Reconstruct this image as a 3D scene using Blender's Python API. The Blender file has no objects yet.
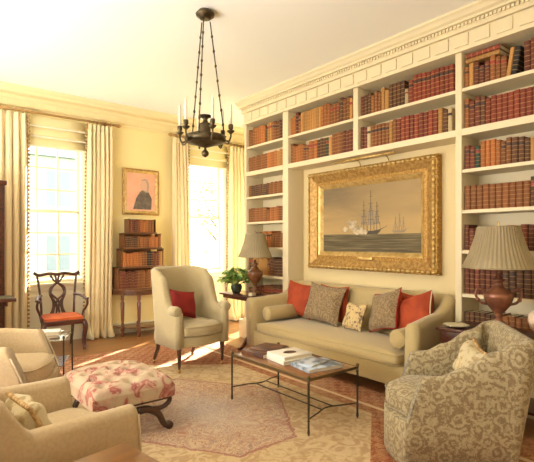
import bpy, math, random
from mathutils import Vector, Matrix
random.seed(7)
S = bpy.context.scene
COL = S.collection
PI = math.pi
# ---------------------------------------------------------------- camera
cam_d = bpy.data.cameras.new('camera'); cam = bpy.data.objects.new('camera', cam_d); COL.objects.link(cam)
cam.location = (0, 0, 1.4); cam.rotation_euler = (PI/2, 0, -math.radians(38.9))
cam_d.sensor_width = 36; cam_d.lens = 36*454.6/534; cam_d.shift_y = 11/534; cam_d.clip_start = .05
S.camera = cam
# ---------------------------------------------------------------- world, sun, area lights, exposure
S.view_settings.view_transform = 'Standard'; S.view_settings.look = 'None'
S.view_settings.gamma = 1; S.view_settings.use_curve_mapping = False
S.view_settings.exposure = 0.03
w = bpy.data.worlds.new('sky'); S.world = w; w.use_nodes = True
wb = w.node_tree.nodes['Background']; wb.inputs[0].default_value = (.86, .92, 1, 1); wb.inputs[1].default_value = 3.6
def light(name, kind, loc, direction, energy, color, size=None, size_y=None, portal=False):
    d = bpy.data.lights.new(name, kind); o = bpy.data.objects.new(name, d); COL.objects.link(o)
    o.location = loc; o.rotation_euler = Vector(direction).to_track_quat('-Z', 'Y').to_euler()
    d.energy = energy; d.color = color
    if kind == 'AREA':
        d.shape = 'RECTANGLE'; d.size = size; d.size_y = size_y or size
        if portal: d.cycles.is_portal = True
    return o
sun = light('sun', 'SUN', (14, 12, 7), (-1.9, -1.15, -1.2), 48.0, (1, .93, .8)); sun.data.angle = math.radians(1.2)
light('window_light_rear', 'AREA', (1.2, -2.2, 2.0), (.12, 1, .6), 42, (1, .93, .80), 4.0, 2.2)  # added fill behind the camera, tilted up; the front wall has no window
light('window_light_left', 'AREA', (-1.7, 4.0, 1.5), (.75, .1, .78), 350, (1, .985, .95), 4.5, 1.6)  # added uplight that brightens the ceiling; the left wall is solid
light('window_portal_a', 'AREA', (1.59, 7.1, 1.85), (0, -1, 0), 1, (1, 1, 1), .84, 1.95, True)
light('window_portal_b', 'AREA', (4.06, 7.1, 1.85), (0, -1, 0), 1, (1, 1, 1), .84, 1.95, True)
# ---------------------------------------------------------------- materials
M = {}
def mat(name, c, rough=.6, metal=0., c2=None, scale=8., bump=0., bscale=60., lo=.4, hi=.6, sheen=0., stretch=None, coat=0., detail=4.):
    m = bpy.data.materials.new(name); m.use_nodes = True; nt = m.node_tree; N = nt.nodes; L = nt.links
    b = N['Principled BSDF']; b.inputs['Roughness'].default_value = rough; b.inputs['Metallic'].default_value = metal
    b.inputs['Base Color'].default_value = (*c, 1); b.inputs['Sheen Weight'].default_value = sheen; b.inputs['Coat Weight'].default_value = coat
    tc = N.new('ShaderNodeTexCoord'); mp = N.new('ShaderNodeMapping'); L.new(tc.outputs['Object'], mp.inputs[0])
    if stretch: mp.inputs['Scale'].default_value = stretch
    if c2:
        n = N.new('ShaderNodeTexNoise'); n.inputs['Scale'].default_value = scale; n.inputs['Detail'].default_value = detail
        r = N.new('ShaderNodeValToRGB'); r.color_ramp.elements[0].position = lo; r.color_ramp.elements[1].position = hi
        r.color_ramp.elements[0].color = (*c, 1); r.color_ramp.elements[1].color = (*c2, 1)
        L.new(mp.outputs[0], n.inputs[0]); L.new(n.outputs[0], r.inputs[0]); L.new(r.outputs[0], b.inputs['Base Color'])
    if bump:
        n2 = N.new('ShaderNodeTexNoise'); n2.inputs['Scale'].default_value = bscale; n2.inputs['Detail'].default_value = 3
        bp = N.new('ShaderNodeBump'); bp.inputs['Strength'].default_value = bump; bp.inputs['Distance'].default_value = .01
        L.new(mp.outputs[0], n2.inputs[0]); L.new(n2.outputs[0], bp.inputs['Height']); L.new(bp.outputs[0], b.inputs['Normal'])
    M[name] = m
    return m
def nodes(m): return m.node_tree.nodes, m.node_tree.links, m.node_tree.nodes['Principled BSDF']
mat('wall', (.90, .75, .37), .75, bump=.05, bscale=30)
mat('ceiling', (.94, .92, .85), .8)
mat('trim', (.86, .72, .40), .5)
mat('white_trim', (.90, .84, .66), .45)
mat('bookcase', (.74, .63, .41), .5)
mat('niche', (.76, .62, .34), .7)
mat('curtain', (.87, .73, .45), .8, c2=(.83, .68, .39), scale=3, stretch=(6, 6, .3), sheen=.2)
mat('blind', (.86, .74, .40), .8)
mat('fringe', (.36, .19, .07), .8, c2=(.62, .42, .2), scale=40)
mat('rod', (.42, .25, .09), .35, .4)
mat('mahogany', (.10, .025, .012), .28, c2=(.045, .012, .007), scale=6, stretch=(1, 8, 8), coat=.3)
mat('darkwood', (.07, .028, .014), .3, c2=(.04, .015, .008), scale=8, coat=.3)
mat('walnut', (.22, .085, .03), .35, c2=(.11, .04, .015), scale=5, stretch=(1, 10, 10), coat=.3)
mat('redwood', (.22, .065, .028), .3, c2=(.12, .03, .014), scale=7, stretch=(6, 6, 1), coat=.3)
mat('tabletop', (.30, .13, .045), .28, c2=(.20, .075, .025), scale=4, stretch=(9, 1, 1), coat=.4)
mat('honeywood', (.24, .10, .026), .3, c2=(.17, .065, .017), scale=3, stretch=(1, 9, 1), coat=.4)
mat('bronze', (.055, .04, .022), .38, .75, c2=(.11, .08, .04), scale=12)
mat('brass', (.50, .33, .12), .32, .9)
mat('iron', (.075, .055, .035), .42, .6)
mat('darkbrass', (.17, .115, .05), .4, .7)
mat('chrome', (.5, .48, .42), .2, .9)
mat('copper', (.30, .12, .065), .34, .35, c2=(.16, .06, .035), scale=9)
mat('gold', (.50, .31, .10), .45, .5, c2=(.33, .185, .05), scale=30, bump=.3, bscale=70)
mat('goldlight', (.66, .48, .19), .38, .5, c2=(.50, .32, .10), scale=20)
mat('golddark', (.30, .15, .03), .5, .5, c2=(.5, .3, .08), scale=50, bump=.5, bscale=90)
mat('linen', (.56, .42, .25), .9, c2=(.51, .38, .22), scale=60, bump=.05, bscale=300, sheen=.15)
mat('sofa', (.50, .385, .18), .85, c2=(.45, .34, .155), scale=120, bump=.12, bscale=300, sheen=.3)
mat('wing', (.50, .41, .23), .9, c2=(.42, .335, .18), scale=160, bump=.15, bscale=300, sheen=.3)
mat('piping', (.66, .54, .36), .8)
mat('redvelvet', (.40, .058, .012), .8, c2=(.30, .036, .008), scale=6)
mat('crimson', (.30, .016, .012), .8, c2=(.22, .010, .008), scale=6)
mat('orangeseat', (.66, .15, .035), .7, c2=(.56, .11, .03), scale=8)
mat('shade', (.36, .29, .17), .5, c2=(.27, .21, .115), scale=3, stretch=(1, 1, 1))
mat('leaf', (.24, .42, .07), .5, c2=(.46, .60, .18), scale=14)
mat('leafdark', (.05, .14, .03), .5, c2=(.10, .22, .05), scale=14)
mat('pot', (.035, .045, .035), .35)
mat('paper', (.80, .72, .56), .8, c2=(.66, .56, .40), scale=90, stretch=(1, 1, 14))
mat('whitecover', (.84, .80, .70), .4)
mat('darkcover', (.075, .03, .02), .4, c2=(.17, .07, .035), scale=9)
mat('bluecover', (.55, .62, .72), .35, c2=(.16, .20, .26), scale=12, lo=.45, hi=.62)
mat('candle', (.74, .70, .55), .5)
mat('porcelain', (.62, .34, .22), .3, c2=(.75, .60, .45), scale=28, lo=.45, hi=.5)
mat('silver', (.55, .52, .42), .25, .8)
mat('ornament', (.75, .6, .35), .4)
mat('greenleather', (.10, .11, .06), .45)
mat('black', (.015, .012, .01), .5)
mat('grass', (.20, .32, .10), .9, c2=(.32, .40, .16), scale=2)
mat('bark', (.16, .11, .07), .9)
mat('render_wall', (.66, .64, .60), .8)
mat('slate', (.26, .28, .33), .7)
mat('outglass', (.30, .33, .38), .5)
# glass
g = bpy.data.materials.new('pane_glass'); g.use_nodes = True; N, L = g.node_tree.nodes, g.node_tree.links; N.clear()
out = N.new('ShaderNodeOutputMaterial'); mx = N.new('ShaderNodeMixShader'); mx.inputs[0].default_value = .05
tr = N.new('ShaderNodeBsdfTransparent'); gl = N.new('ShaderNodeBsdfGlossy'); gl.inputs['Roughness'].default_value = .02
L.new(tr.outputs[0], mx.inputs[1]); L.new(gl.outputs[0], mx.inputs[2]); L.new(mx.outputs[0], out.inputs[0]); M['glass'] = g
# oak floor boards
m = mat('floor', (.42, .20, .075), .3, coat=.15); N, L, b = nodes(m)
tc = N.new('ShaderNodeTexCoord'); mp = N.new('ShaderNodeMapping')
br = N.new('ShaderNodeTexBrick'); br.inputs['Scale'].default_value = 1; br.inputs['Brick Width'].default_value = 1.6; br.inputs['Row Height'].default_value = .085
br.inputs['Mortar Size'].default_value = .0016; br.inputs['Color1'].default_value = (.40, .18, .06, 1); br.inputs['Color2'].default_value = (.30, .125, .04, 1); br.inputs['Mortar'].default_value = (.10, .04, .015, 1)
n = N.new('ShaderNodeTexNoise'); n.inputs['Scale'].default_value = 4; mp2 = N.new('ShaderNodeMapping'); mp2.inputs['Scale'].default_value = (1, 14, 1)
mi = N.new('ShaderNodeMixRGB'); mi.blend_type = 'MULTIPLY'; mi.inputs[0].default_value = .5
L.new(tc.outputs['Object'], mp.inputs[0]); L.new(mp.outputs[0], br.inputs[0]); L.new(tc.outputs['Object'], mp2.inputs[0]); L.new(mp2.outputs[0], n.inputs[0])
L.new(br.outputs[0], mi.inputs[1]); L.new(n.outputs[1], mi.inputs[2]); L.new(mi.outputs[0], b.inputs['Base Color'])
mi.inputs[0].default_value = .25

def math_node(N, L, op, a, b2=None, clamp=False):
    n = N.new('ShaderNodeMath'); n.operation = op; n.use_clamp = clamp
    for i, v in enumerate((a, b2)):
        if v is None: continue
        if isinstance(v, (int, float)): n.inputs[i].default_value = v
        else: L.new(v, n.inputs[i])
    return n.outputs[0]
def ramp(N, L, src, stops, interp='LINEAR'):
    r = N.new('ShaderNodeValToRGB'); r.color_ramp.interpolation = interp; e = r.color_ramp.elements
    while len(e) < len(stops): e.new(.5)
    for i, (p, c) in enumerate(stops): e[i].position = p; e[i].color = (*c, 1)
    L.new(src, r.inputs[0]); return r.outputs[0]
def mixc(N, L, f, a, b2, mode='MIX'):
    n = N.new('ShaderNodeMixRGB'); n.blend_type = mode
    for i, v in enumerate((f, a, b2)):
        if isinstance(v, (int, float)): n.inputs[i].default_value = v
        elif isinstance(v, tuple): n.inputs[i].default_value = (*v, 1)
        else: L.new(v, n.inputs[i])
    return n.outputs[0]
def noise(N, L, vec, scale, detail=4., dist=0.):
    n = N.new('ShaderNodeTexNoise'); n.inputs['Scale'].default_value = scale; n.inputs['Detail'].default_value = detail; n.inputs['Distortion'].default_value = dist
    if vec is not None: L.new(vec, n.inputs[0])
    return n.outputs[0]
# rug: object coordinates, origin at the medallion centre, half size 1.55 x 2.65
m = mat('rug', (.7, .6, .45), .95); N, L, b = nodes(m)
tc = N.new('ShaderNodeTexCoord'); sp = N.new('ShaderNodeSeparateXYZ'); L.new(tc.outputs['Object'], sp.inputs[0]); V = tc.outputs['Object']
ax = math_node(N, L, 'ABSOLUTE', sp.outputs[0]); ay = math_node(N, L, 'ABSOLUTE', sp.outputs[1])
fine = noise(N, L, V, 10, 6, 1.8); mid = noise(N, L, V, 9, 5, 2.0); wear = noise(N, L, V, 1.3, 3)
field = mixc(N, L, ramp(N, L, mid, [(.44, (0, 0, 0)), (.60, (1, 1, 1))]), (.62, .47, .27), (.47, .31, .165))
floral = ramp(N, L, fine, [(.40, (.56, .42, .27)), (.44, (.32, .12, .08)), (.475, (.60, .45, .29)), (.53, (.56, .36, .24)), (.555, (.24, .17, .16)), (.585, (.52, .36, .24)), (.65, (.40, .18, .12))])
floral = mixc(N, L, .05, floral, (.62, .48, .34))
wob = math_node(N, L, 'MULTIPLY', math_node(N, L, 'SUBTRACT', mid, .5), .10)
dia = math_node(N, L, 'ADD', math_node(N, L, 'ADD', math_node(N, L, 'MULTIPLY', ax, 1.10), math_node(N, L, 'MULTIPLY', ay, .72)), wob)
dia = math_node(N, L, 'MAXIMUM', dia, math_node(N, L, 'ADD', math_node(N, L, 'MULTIPLY', ay, 1.02), wob))
med = ramp(N, L, dia, [(0., (1, 1, 1)), (.905, (1, 1, 1)), (.91, (0, 0, 0))], 'CONSTANT')
base = mixc(N, L, med, field, floral)
line = ramp(N, L, dia, [(0, (0, 0, 0)), (.88, (1, 1, 1)), (.91, (0, 0, 0)), (.965, (0, 0, 0))], 'CONSTANT')
base = mixc(N, L, math_node(N, L, 'MULTIPLY', line, .8), base, (.34, .14, .11))
inner = ramp(N, L, dia, [(.12, (1, 1, 1)), (.62, (.0, .0, .0))])
base = mixc(N, L, math_node(N, L, 'MULTIPLY', inner, .45), base, (.42, .42, .43))
teeth = N.new('ShaderNodeTexChecker'); teeth.inputs['Scale'].default_value = 16; L.new(V, teeth.inputs[0])
bordc = ramp(N, L, fine, [(.40, (.34, .10, .04)), (.45, (.18, .04, .02)), (.48, (.50, .25, .10)), (.53, (.32, .08, .03)), (.56, (.16, .05, .03)), (.60, (.44, .20, .08))])
bordc = mixc(N, L, math_node(N, L, 'MULTIPLY', teeth.outputs[1], .22), bordc, (.66, .40, .20))
spand = math_node(N, L, 'GREATER_THAN', math_node(N, L, 'ADD', math_node(N, L, 'MULTIPLY', ax, .63), math_node(N, L, 'MULTIPLY', ay, .82)), 1.42)
edge = math_node(N, L, 'MAXIMUM', math_node(N, L, 'GREATER_THAN', ax, 1.02), math_node(N, L, 'GREATER_THAN', ay, 2.0))
bm_ = math_node(N, L, 'MAXIMUM', spand, edge)
base = mixc(N, L, bm_, base, bordc)
g1 = math_node(N, L, 'MULTIPLY', math_node(N, L, 'GREATER_THAN', ax, 1.13), math_node(N, L, 'LESS_THAN', ax, 1.17))
base = mixc(N, L, g1, base, (.70, .52, .30))
base = mixc(N, L, ramp(N, L, wear, [(.50, (0, 0, 0)), (.75, (.3, .3, .3))]), base, (.62, .48, .31))
L.new(base, b.inputs['Base Color'])
# damask
def damask(name, c1, c2, sc, th=.5, warp=.12):
    m = mat(name, c1, .85, sheen=.2); N, L, b = nodes(m)
    tc = N.new('ShaderNodeTexCoord'); V = tc.outputs['Object']
    nz = N.new('ShaderNodeTexNoise'); nz.inputs['Scale'].default_value = sc*.45; L.new(V, nz.inputs[0])
    a = N.new('ShaderNodeVectorMath'); a.operation = 'MULTIPLY_ADD'; L.new(nz.outputs[1], a.inputs[0]); a.inputs[1].default_value = (warp,)*3; L.new(V, a.inputs[2])
    vo = N.new('ShaderNodeTexVoronoi'); vo.inputs['Scale'].default_value = sc*.55; L.new(a.outputs[0], vo.inputs[0])
    rg = math_node(N, L, 'SINE', math_node(N, L, 'MULTIPLY', vo.outputs[0], 17.0))
    n3 = noise(N, L, a.outputs[0], sc*2.0, 3, 1.5)
    f = math_node(N, L, 'ADD', math_node(N, L, 'MULTIPLY', rg, .11), n3)
    r = ramp(N, L, f, [(th-.09, c1), (th+.09, c2)]); L.new(r, b.inputs['Base Color'])
damask('damask', (.24, .175, .09), (.44, .365, .215), 23, .50, .03)
damask('cushdamask', (.19, .12, .055), (.31, .22, .115), 26, .5, .04)
# bench floral
m = mat('floral', (.7, .6, .5), .9, bump=.1); N, L, b = nodes(m)
tc = N.new('ShaderNodeTexCoord'); V = tc.outputs['Object']
a1 = noise(N, L, V, 8.5, 4, 1.0); a2 = noise(N, L, V, 16, 4, 2)
c = ramp(N, L, a1, [(.46, (.52, .40, .27)), (.55, (.48, .31, .22)), (.59, (.33, .08, .07)), (.64, (.44, .20, .15)), (.72, (.50, .36, .26))])
c = mixc(N, L, ramp(N, L, a2, [(.58, (0, 0, 0)), (.66, (.7, .7, .7))]), c, (.60, .38, .28)); L.new(c, b.inputs['Base Color'])
# needlepoint
mat('needlepoint', (.62, .46, .22), .9, c2=(.20, .13, .09), scale=26, lo=.52, hi=.62)
mat('creamdamask', (.62, .52, .33), .9, c2=(.42, .31, .16), scale=22, lo=.5, hi=.62)
# painted skies and seas of the two pictures (flat pictures)
m = mat('seascape', (.5, .4, .25), .8); N, L, b = nodes(m)
tc = N.new('ShaderNodeTexCoord'); sp = N.new('ShaderNodeSeparateXYZ'); L.new(tc.outputs['Generated'], sp.inputs[0])
mpn = N.new('ShaderNodeMapping'); mpn.inputs['Scale'].default_value = (1, 2.2, 3.2); L.new(tc.outputs['Generated'], mpn.inputs[0])
nz = noise(N, L, mpn.outputs[0], 1.4, 5, .4)
hz = math_node(N, L, 'ADD', sp.outputs[2], math_node(N, L, 'MULTIPLY', math_node(N, L, 'SUBTRACT', nz, .5), 1.6))
sky = ramp(N, L, hz, [(.28, (.44, .30, .13)), (.5, (.40, .27, .115)), (.7, (.30, .21, .10)), (1, (.20, .145, .08))])
yy = ramp(N, L, math_node(N, L, 'ADD', sp.outputs[1], math_node(N, L, 'MULTIPLY', math_node(N, L, 'SUBTRACT', nz, .5), .6)), [(.25, (0, 0, 0)), (.9, (1, 1, 1))])
sky = mixc(N, L, math_node(N, L, 'MULTIPLY', yy, .5), sky, (.52, .36, .16))
mps = N.new('ShaderNodeMapping'); mps.inputs['Scale'].default_value = (1, 3, 16); L.new(tc.outputs['Generated'], mps.inputs[0])
sea = ramp(N, L, noise(N, L, mps.outputs[0], 3, 5, .5), [(.35, (.07, .055, .028)), (.55, (.14, .11, .055)), (.7, (.26, .21, .12))])
issea = math_node(N, L, 'LESS_THAN', sp.outputs[2], .27)
L.new(mixc(N, L, issea, sky, sea), b.inputs['Base Color'])
mat('ship_paint', (.07, .05, .03), .5); mat('sail_paint', (.20, .15, .09), .5); mat('smoke_paint', (.58, .48, .32), .6, c2=(.3, .22, .13), scale=14)
mat('faint_paint', (.28, .215, .14), .5)
mat('portrait_ground', (.78, .44, .30), .6, c2=(.72, .38, .25), scale=5); mat('coat_paint', (.10, .08, .07), .6, c2=(.18, .14, .11), scale=18)
mat('hair_paint', (.42, .31, .26), .6); mat('skin_paint', (.66, .40, .29), .6)
# bindings: one procedural material for each leather, with tooled bands that follow the spine
BIND = {'red': (.25, .040, .015), 'dark red': (.16, .034, .014), 'brown': (.27, .09, .022), 'dark brown': (.11, .042, .015), 'tan': (.50, .24, .06), 'orange-brown': (.45, .14, .028), 'green': (.03, .07, .04), 'black': (.018, .013, .012), 'cream': (.58, .44, .24)}
for k, c in BIND.items():
    m = mat('leather_'+k, c, .68); N, L, b = nodes(m)
    tc = N.new('ShaderNodeTexCoord'); sp = N.new('ShaderNodeSeparateXYZ'); L.new(tc.outputs['Generated'], sp.inputs[0])
    fr = math_node(N, L, 'FRACT', math_node(N, L, 'MULTIPLY', sp.outputs[2], 6.0))
    gilt = math_node(N, L, 'LESS_THAN', fr, .13)
    oi = N.new('ShaderNodeObjectInfo')
    var = math_node(N, L, 'ADD', math_node(N, L, 'MULTIPLY', oi.outputs['Random'], .6), .7)
    vc = N.new('ShaderNodeVectorMath'); vc.operation = 'SCALE'; vc.inputs[0].default_value = c; L.new(var, vc.inputs['Scale'])
    nz = noise(N, L, tc.outputs['Generated'], 6, 4)
    col = mixc(N, L, math_node(N, L, 'MULTIPLY', nz, .5), vc.outputs[0], tuple(x*.35 for x in c))
    col = mixc(N, L, math_node(N, L, 'MULTIPLY', gilt, .55), col, (.52, .31, .10))
    L.new(col, b.inputs['Base Color'])
mat('label_dark', (.05, .02, .015), .5); mat('label_red', (.30, .03, .02), .5)

# ---------------------------------------------------------------- mesh helpers
class MB:
    def __init__(s): s.v = []; s.f = []; s.m = []
    def add(s, vs, fs, mi=0, X=None):
        o = len(s.v); s.v += [tuple(X @ Vector(p)) if X else tuple(p) for p in vs]
        s.f += [tuple(i+o for i in f) for f in fs]; s.m += [mi]*len(fs); return s
    def box(s, a, b, mi=0, X=None):
        x0, y0, z0 = a; x1, y1, z1 = b
        if x0 > x1: x0, x1 = x1, x0
        if y0 > y1: y0, y1 = y1, y0
        if z0 > z1: z0, z1 = z1, z0
        return s.add([(x0,y0,z0),(x1,y0,z0),(x1,y1,z0),(x0,y1,z0),(x0,y0,z1),(x1,y0,z1),(x1,y1,z1),(x0,y1,z1)],
                     [(0,3,2,1),(4,5,6,7),(0,1,5,4),(1,2,6,5),(2,3,7,6),(3,0,4,7)], mi, X)
    def lathe(s, prof, c=(0,0,0), n=20, mi=0, X=None):   # prof: (r, z)
        vs = []; fs = []
        for r, z in prof:
            for k in range(n): a = 2*PI*k/n; vs.append((c[0]+r*math.cos(a), c[1]+r*math.sin(a), c[2]+z))
        for i in range(len(prof)-1):
            for k in range(n): fs.append((i*n+k, i*n+(k+1)%n, (i+1)*n+(k+1)%n, (i+1)*n+k))
        fs.append(tuple(range(n-1, -1, -1))); fs.append(tuple((len(prof)-1)*n+k for k in range(n)))
        return s.add(vs, fs, mi, X)
    def sphere(s, c, r, n=8, mi=0, sc=(1,1,1)):
        prof = [(max(1e-4, r*math.sin(PI*i/n)), -r*math.cos(PI*i/n)) for i in range(n+1)]
        X = Matrix.Translation(c) @ Matrix.Diagonal((*sc, 1)); return s.lathe(prof, (0,0,0), max(8, n), mi, X)
    def tube(s, pts, rad, n=8, mi=0, X=None, flat=1.):
        P = [Vector(p) for p in pts]; R_ = rad if isinstance(rad, (list, tuple)) else [rad]*len(P)
        vs = []; fs = []; up = None
        for i, p in enumerate(P):
            t = (P[min(i+1, len(P)-1)]-P[max(i-1, 0)]).normalized()
            if up is None: up = Vector((0,0,1)) if abs(t.z) < .9 else Vector((0,1,0))
            up = (up - t*up.dot(t)).normalized(); sd = t.cross(up)
            for k in range(n): a = 2*PI*k/n; vs.append(p + (up*math.cos(a) + sd*math.sin(a)*flat)*R_[i])
        for i in range(len(P)-1):
            for k in range(n): fs.append((i*n+k, i*n+(k+1)%n, (i+1)*n+(k+1)%n, (i+1)*n+k))
        fs.append(tuple(range(n-1, -1, -1))); fs.append(tuple((len(P)-1)*n+k for k in range(n)))
        return s.add(vs, fs, mi, X)
    def prism(s, poly, z0, z1, mi=0, X=None):
        n = len(poly); vs = [(x, y, z0) for x, y in poly] + [(x, y, z1) for x, y in poly]
        return s.add(vs, [tuple(range(n-1, -1, -1)), tuple(range(n, 2*n))] + [(k, (k+1)%n, n+(k+1)%n, n+k) for k in range(n)], mi, X)
    def grid(s, f, nu, nv, mi=0, X=None, closed_u=False):
        vs = [f(i/nu, j/nv) for j in range(nv+1) for i in range(nu+1)]
        return s.add(vs, [(j*(nu+1)+i, j*(nu+1)+i+1, (j+1)*(nu+1)+i+1, (j+1)*(nu+1)+i) for j in range(nv) for i in range(nu)], mi, X)
    def build(s, name, mats, parent=None, bevel=0, seg=2, sub=0, smooth=False, solid=0, loc=None):
        if isinstance(mats, str): mats = [mats]
        me = bpy.data.meshes.new(name); me.from_pydata(s.v, [], s.f)
        for k in mats: me.materials.append(M[k])
        me.polygons.foreach_set('material_index', s.m)
        me.polygons.foreach_set('use_smooth', [bool(smooth or bevel)]*len(s.f)); me.update()
        o = bpy.data.objects.new(name, me); COL.objects.link(o)
        if parent is not None: o.parent = parent
        if loc: o.location = loc
        if solid: q = o.modifiers.new('solid', 'SOLIDIFY'); q.thickness = solid; q.offset = 0
        if bevel:
            q = o.modifiers.new('bevel', 'BEVEL'); q.width = bevel; q.segments = seg; q.limit_method = 'ANGLE'; q.angle_limit = math.radians(40)
        if sub: q = o.modifiers.new('sub', 'SUBSURF'); q.levels = sub; q.render_levels = sub
        return o
def tag(o, label=None, cat=None, group=None, kind=None):
    for k, v in (('label', label), ('category', cat), ('group', group), ('kind', kind)):
        if v: o[k] = v
    return o
def thing(name, label, cat, loc=(0,0,0), rz=0, group=None):
    o = bpy.data.objects.new(name, None); COL.objects.link(o); o.empty_display_size = .1
    o.location = loc; o.rotation_euler = (0, 0, rz); return tag(o, label, cat, group)
def struct(name, mb, m, **k): return tag(mb.build(name, m, **k), kind='structure')
def T(x=0, y=0, z=0): return Matrix.Translation((x, y, z))
def Rz(a): return Matrix.Rotation(a, 4, 'Z')
def Rx(a): return Matrix.Rotation(a, 4, 'X')
def Ry(a): return Matrix.Rotation(a, 4, 'Y')
def bez(pts, n=16):   # Catmull-Rom through the points
    P = [Vector(p) for p in pts]; P = [2*P[0]-P[1]] + P + [2*P[-1]-P[-2]]; out = []
    for i in range(1, len(P)-2):
        for k in range(n):
            t = k/n; a, b_, c, d = P[i-1:i+3]
            out.append(.5*((2*b_) + (c-a)*t + (2*a-5*b_+4*c-d)*t*t + (3*b_-a-3*c+d)*t**3))
    out.append(P[-2]); return out
def interp(x, pts):
    if x <= pts[0][0]: return pts[0][1]
    for (a, va), (b_, vb) in zip(pts, pts[1:]):
        if x <= b_:
            t = (x-a)/(b_-a); t = t*t*(3-2*t); return va+(vb-va)*t
    return pts[-1][1]

# ---------------------------------------------------------------- room shell
H = 3.46; YB = 6.85; XL = -2.0; XR = 5.3; YF = -2.5; XB = 3.98; XN = 4.26
struct('floor', MB().box((XL-.2, YF-.2, -.1), (XR+.2, YB+.25, 0)), 'floor')
struct('ceiling', MB().box((XL-.2, YF-.2, H), (XR+.2, YB+.25, H+.1)), 'ceiling')
W1 = (1.18, 2.07); W2 = (3.65, 4.52); WZ0, WZ1 = .84, 2.82
mb = MB()
for a, b_ in ((XL-.2, W1[0]), (W1[1], W2[0]), (W2[1], XR+.2)): mb.box((a, YB, 0), (b_, YB+.22, H))
for a, b_ in (W1, W2): mb.box((a, YB, 0), (b_, YB+.22, WZ0)); mb.box((a, YB, WZ1), (b_, YB+.22, H))
struct('wall_back', mb, 'wall')
struct('wall_left', MB().box((XL-.2, YF-.2, 0), (XL, YB, H)), 'wall')
mb = MB(); mb.box((XR, YF-.2, 0), (XR+.2, 5.62, H)); mb.box((XR, 6.66, 0), (XR+.2, YB, H)); mb.box((XR, 5.62, 2.6), (XR+.2, 6.66, H)); mb.box((XR, 5.62, 0), (XR+.2, 6.66, .3))
struct('wall_right', mb, 'wall')
struct('wall_front', MB().box((XL, YF-.2, 0), (XR, YF, H)), 'wall')
mb = MB(); mb.box((4.32, YF, 0), (XR, 5.42, H)); struct('wall_chimney_side', mb, 'niche')
mb = MB(); mb.box((XL, YB-.018, 0), (XR, YB, .14)); mb.box((XL, YB-.026, 0), (XR, YB-.018, .03)); mb.box((XL, YB-.026, .14), (XR, YB, .155))
struct('baseboard_back', mb, 'white_trim')
mb = MB()   # cornice on the window wall: bed mould, fascia with small blocks, crown
prof = [(0, 3.17), (-.02, 3.17), (-.02, 3.20), (-.045, 3.215), (-.045, 3.30), (-.06, 3.31), (-.075, 3.335), (-.075, 3.36), (-.13, 3.375), (-.135, 3.40), (-.17, 3.43), (-.18, H), (0, H)]
vs = [(XL, YB+y, z) for y, z in prof] + [(XR, YB+y, z) for y, z in prof]; n = len(prof)
mb.add(vs, [(k, (k+1) % n, n+(k+1) % n, n+k) for k in range(n)] + [tuple(range(n)), tuple(range(2*n-1, n-1, -1))])
x = XL+.1
while x < XR: mb.box((x, YB-.056, 3.225), (x+.11, YB-.045, 3.285)); x += .2
x = XL+.02
while x < XR: mb.box((x, YB-.088, 3.338), (x+.016, YB-.075, 3.358)); x += .032
struct('trim_1', mb, 'trim')
# ---------------------------------------------------------------- windows
def window(idx, x0, x1):
    zb, zt = .92, 2.76; gx0, gx1 = x0+.03, x1-.03
    mb = MB()
    for a, b_ in ((x0-.10, x0), (x1, x1+.10)): mb.box((a, YB-.03, WZ0-.02), (b_, YB, WZ1+.1)); mb.box((a+.02, YB-.04, WZ0-.02), (b_-.02, YB-.03, WZ1+.08))
    mb.box((x0-.10, YB-.03, WZ1), (x1+.10, YB, WZ1+.10))
    for a, b_ in ((x0, x0+.015), (x1-.015, x1)): mb.box((a, YB, WZ0), (b_, YB+.2, WZ1))
    mb.box((x0, YB, WZ1-.015), (x1, YB+.2, WZ1)); mb.box((x0, YB, WZ0), (x1, YB+.2, WZ0+.03))
    root = struct('window_%d' % idx, mb, 'white_trim')
    mb = MB().box((x0-.14, YB-.07, WZ0-.045), (x1+.14, YB+.02, WZ0-.01)); mb.box((x0-.1, YB-.035, WZ0-.12), (x1+.1, YB, WZ0-.045))
    mb.build('window_sill', 'white_trim', root, bevel=.006)
    mb = MB()   # panelled apron below
    mb.box((x0-.1, YB-.012, .16), (x1+.1, YB, WZ0-.12)); 
    for a, b_, c, d in ((x0-.04, x1+.04, .64, .66), (x0-.04, x1+.04, .22, .24)): mb.box((a, YB-.026, c), (b_, YB-.012, d))
    for a in (x0-.04, x1+.02): mb.box((a, YB-.026, .24), (a+.02, YB-.012, .64))
    mb.build('window_panel', 'white_trim', root)
    for (za, zc, y, nm) in ((zb, 1.835, YB+.085, 'lower_sash'), (1.835, zt, YB+.125, 'upper_sash')):
        mb = MB(); mb.box((gx0-.02, y, za-.02), (gx1+.02, y+.035, za+.02)); mb.box((gx0-.02, y, zc-.02), (gx1+.02, y+.035, zc+.02))
        mb.box((gx0-.02, y, za), (gx0+.02, y+.035, zc)); mb.box((gx1-.02, y, za), (gx1+.02, y+.035, zc))
        for k in (1, 2):
            xx = gx0+(gx1-gx0)*k/3; mb.box((xx-.012, y+.005, za), (xx+.012, y+.03, zc))
            zz = za+(zc-za)*k/3; mb.box((gx0, y+.007, zz-.012), (gx1, y+.032, zz+.012))
        s_ = mb.build(nm, 'white_trim', root)
        MB().box((gx0, y+.016, za), (gx1, y+.019, zc)).build('pane', 'glass', s_)
window(1, *W1); window(2, *W2)
mb = MB()
for a, b_ in ((5.52, 5.62), (6.66, 6.76)): mb.box((XR-.03, a, .3), (XR, b_, 2.7))
mb.box((XR-.03, 5.62, 2.6), (XR, 6.66, 2.7)); mb.box((XR-.05, 5.52, .25), (XR, 6.76, .3))
w3 = struct('window_3', mb, 'white_trim')
mb = MB()
for k in range(4): y = 5.62+1.04*k/3; mb.box((XR+.08, y-(.02 if k in (0, 3) else .01), .3), (XR+.11, y+(.02 if k in (0, 3) else .01), 2.6))
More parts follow.
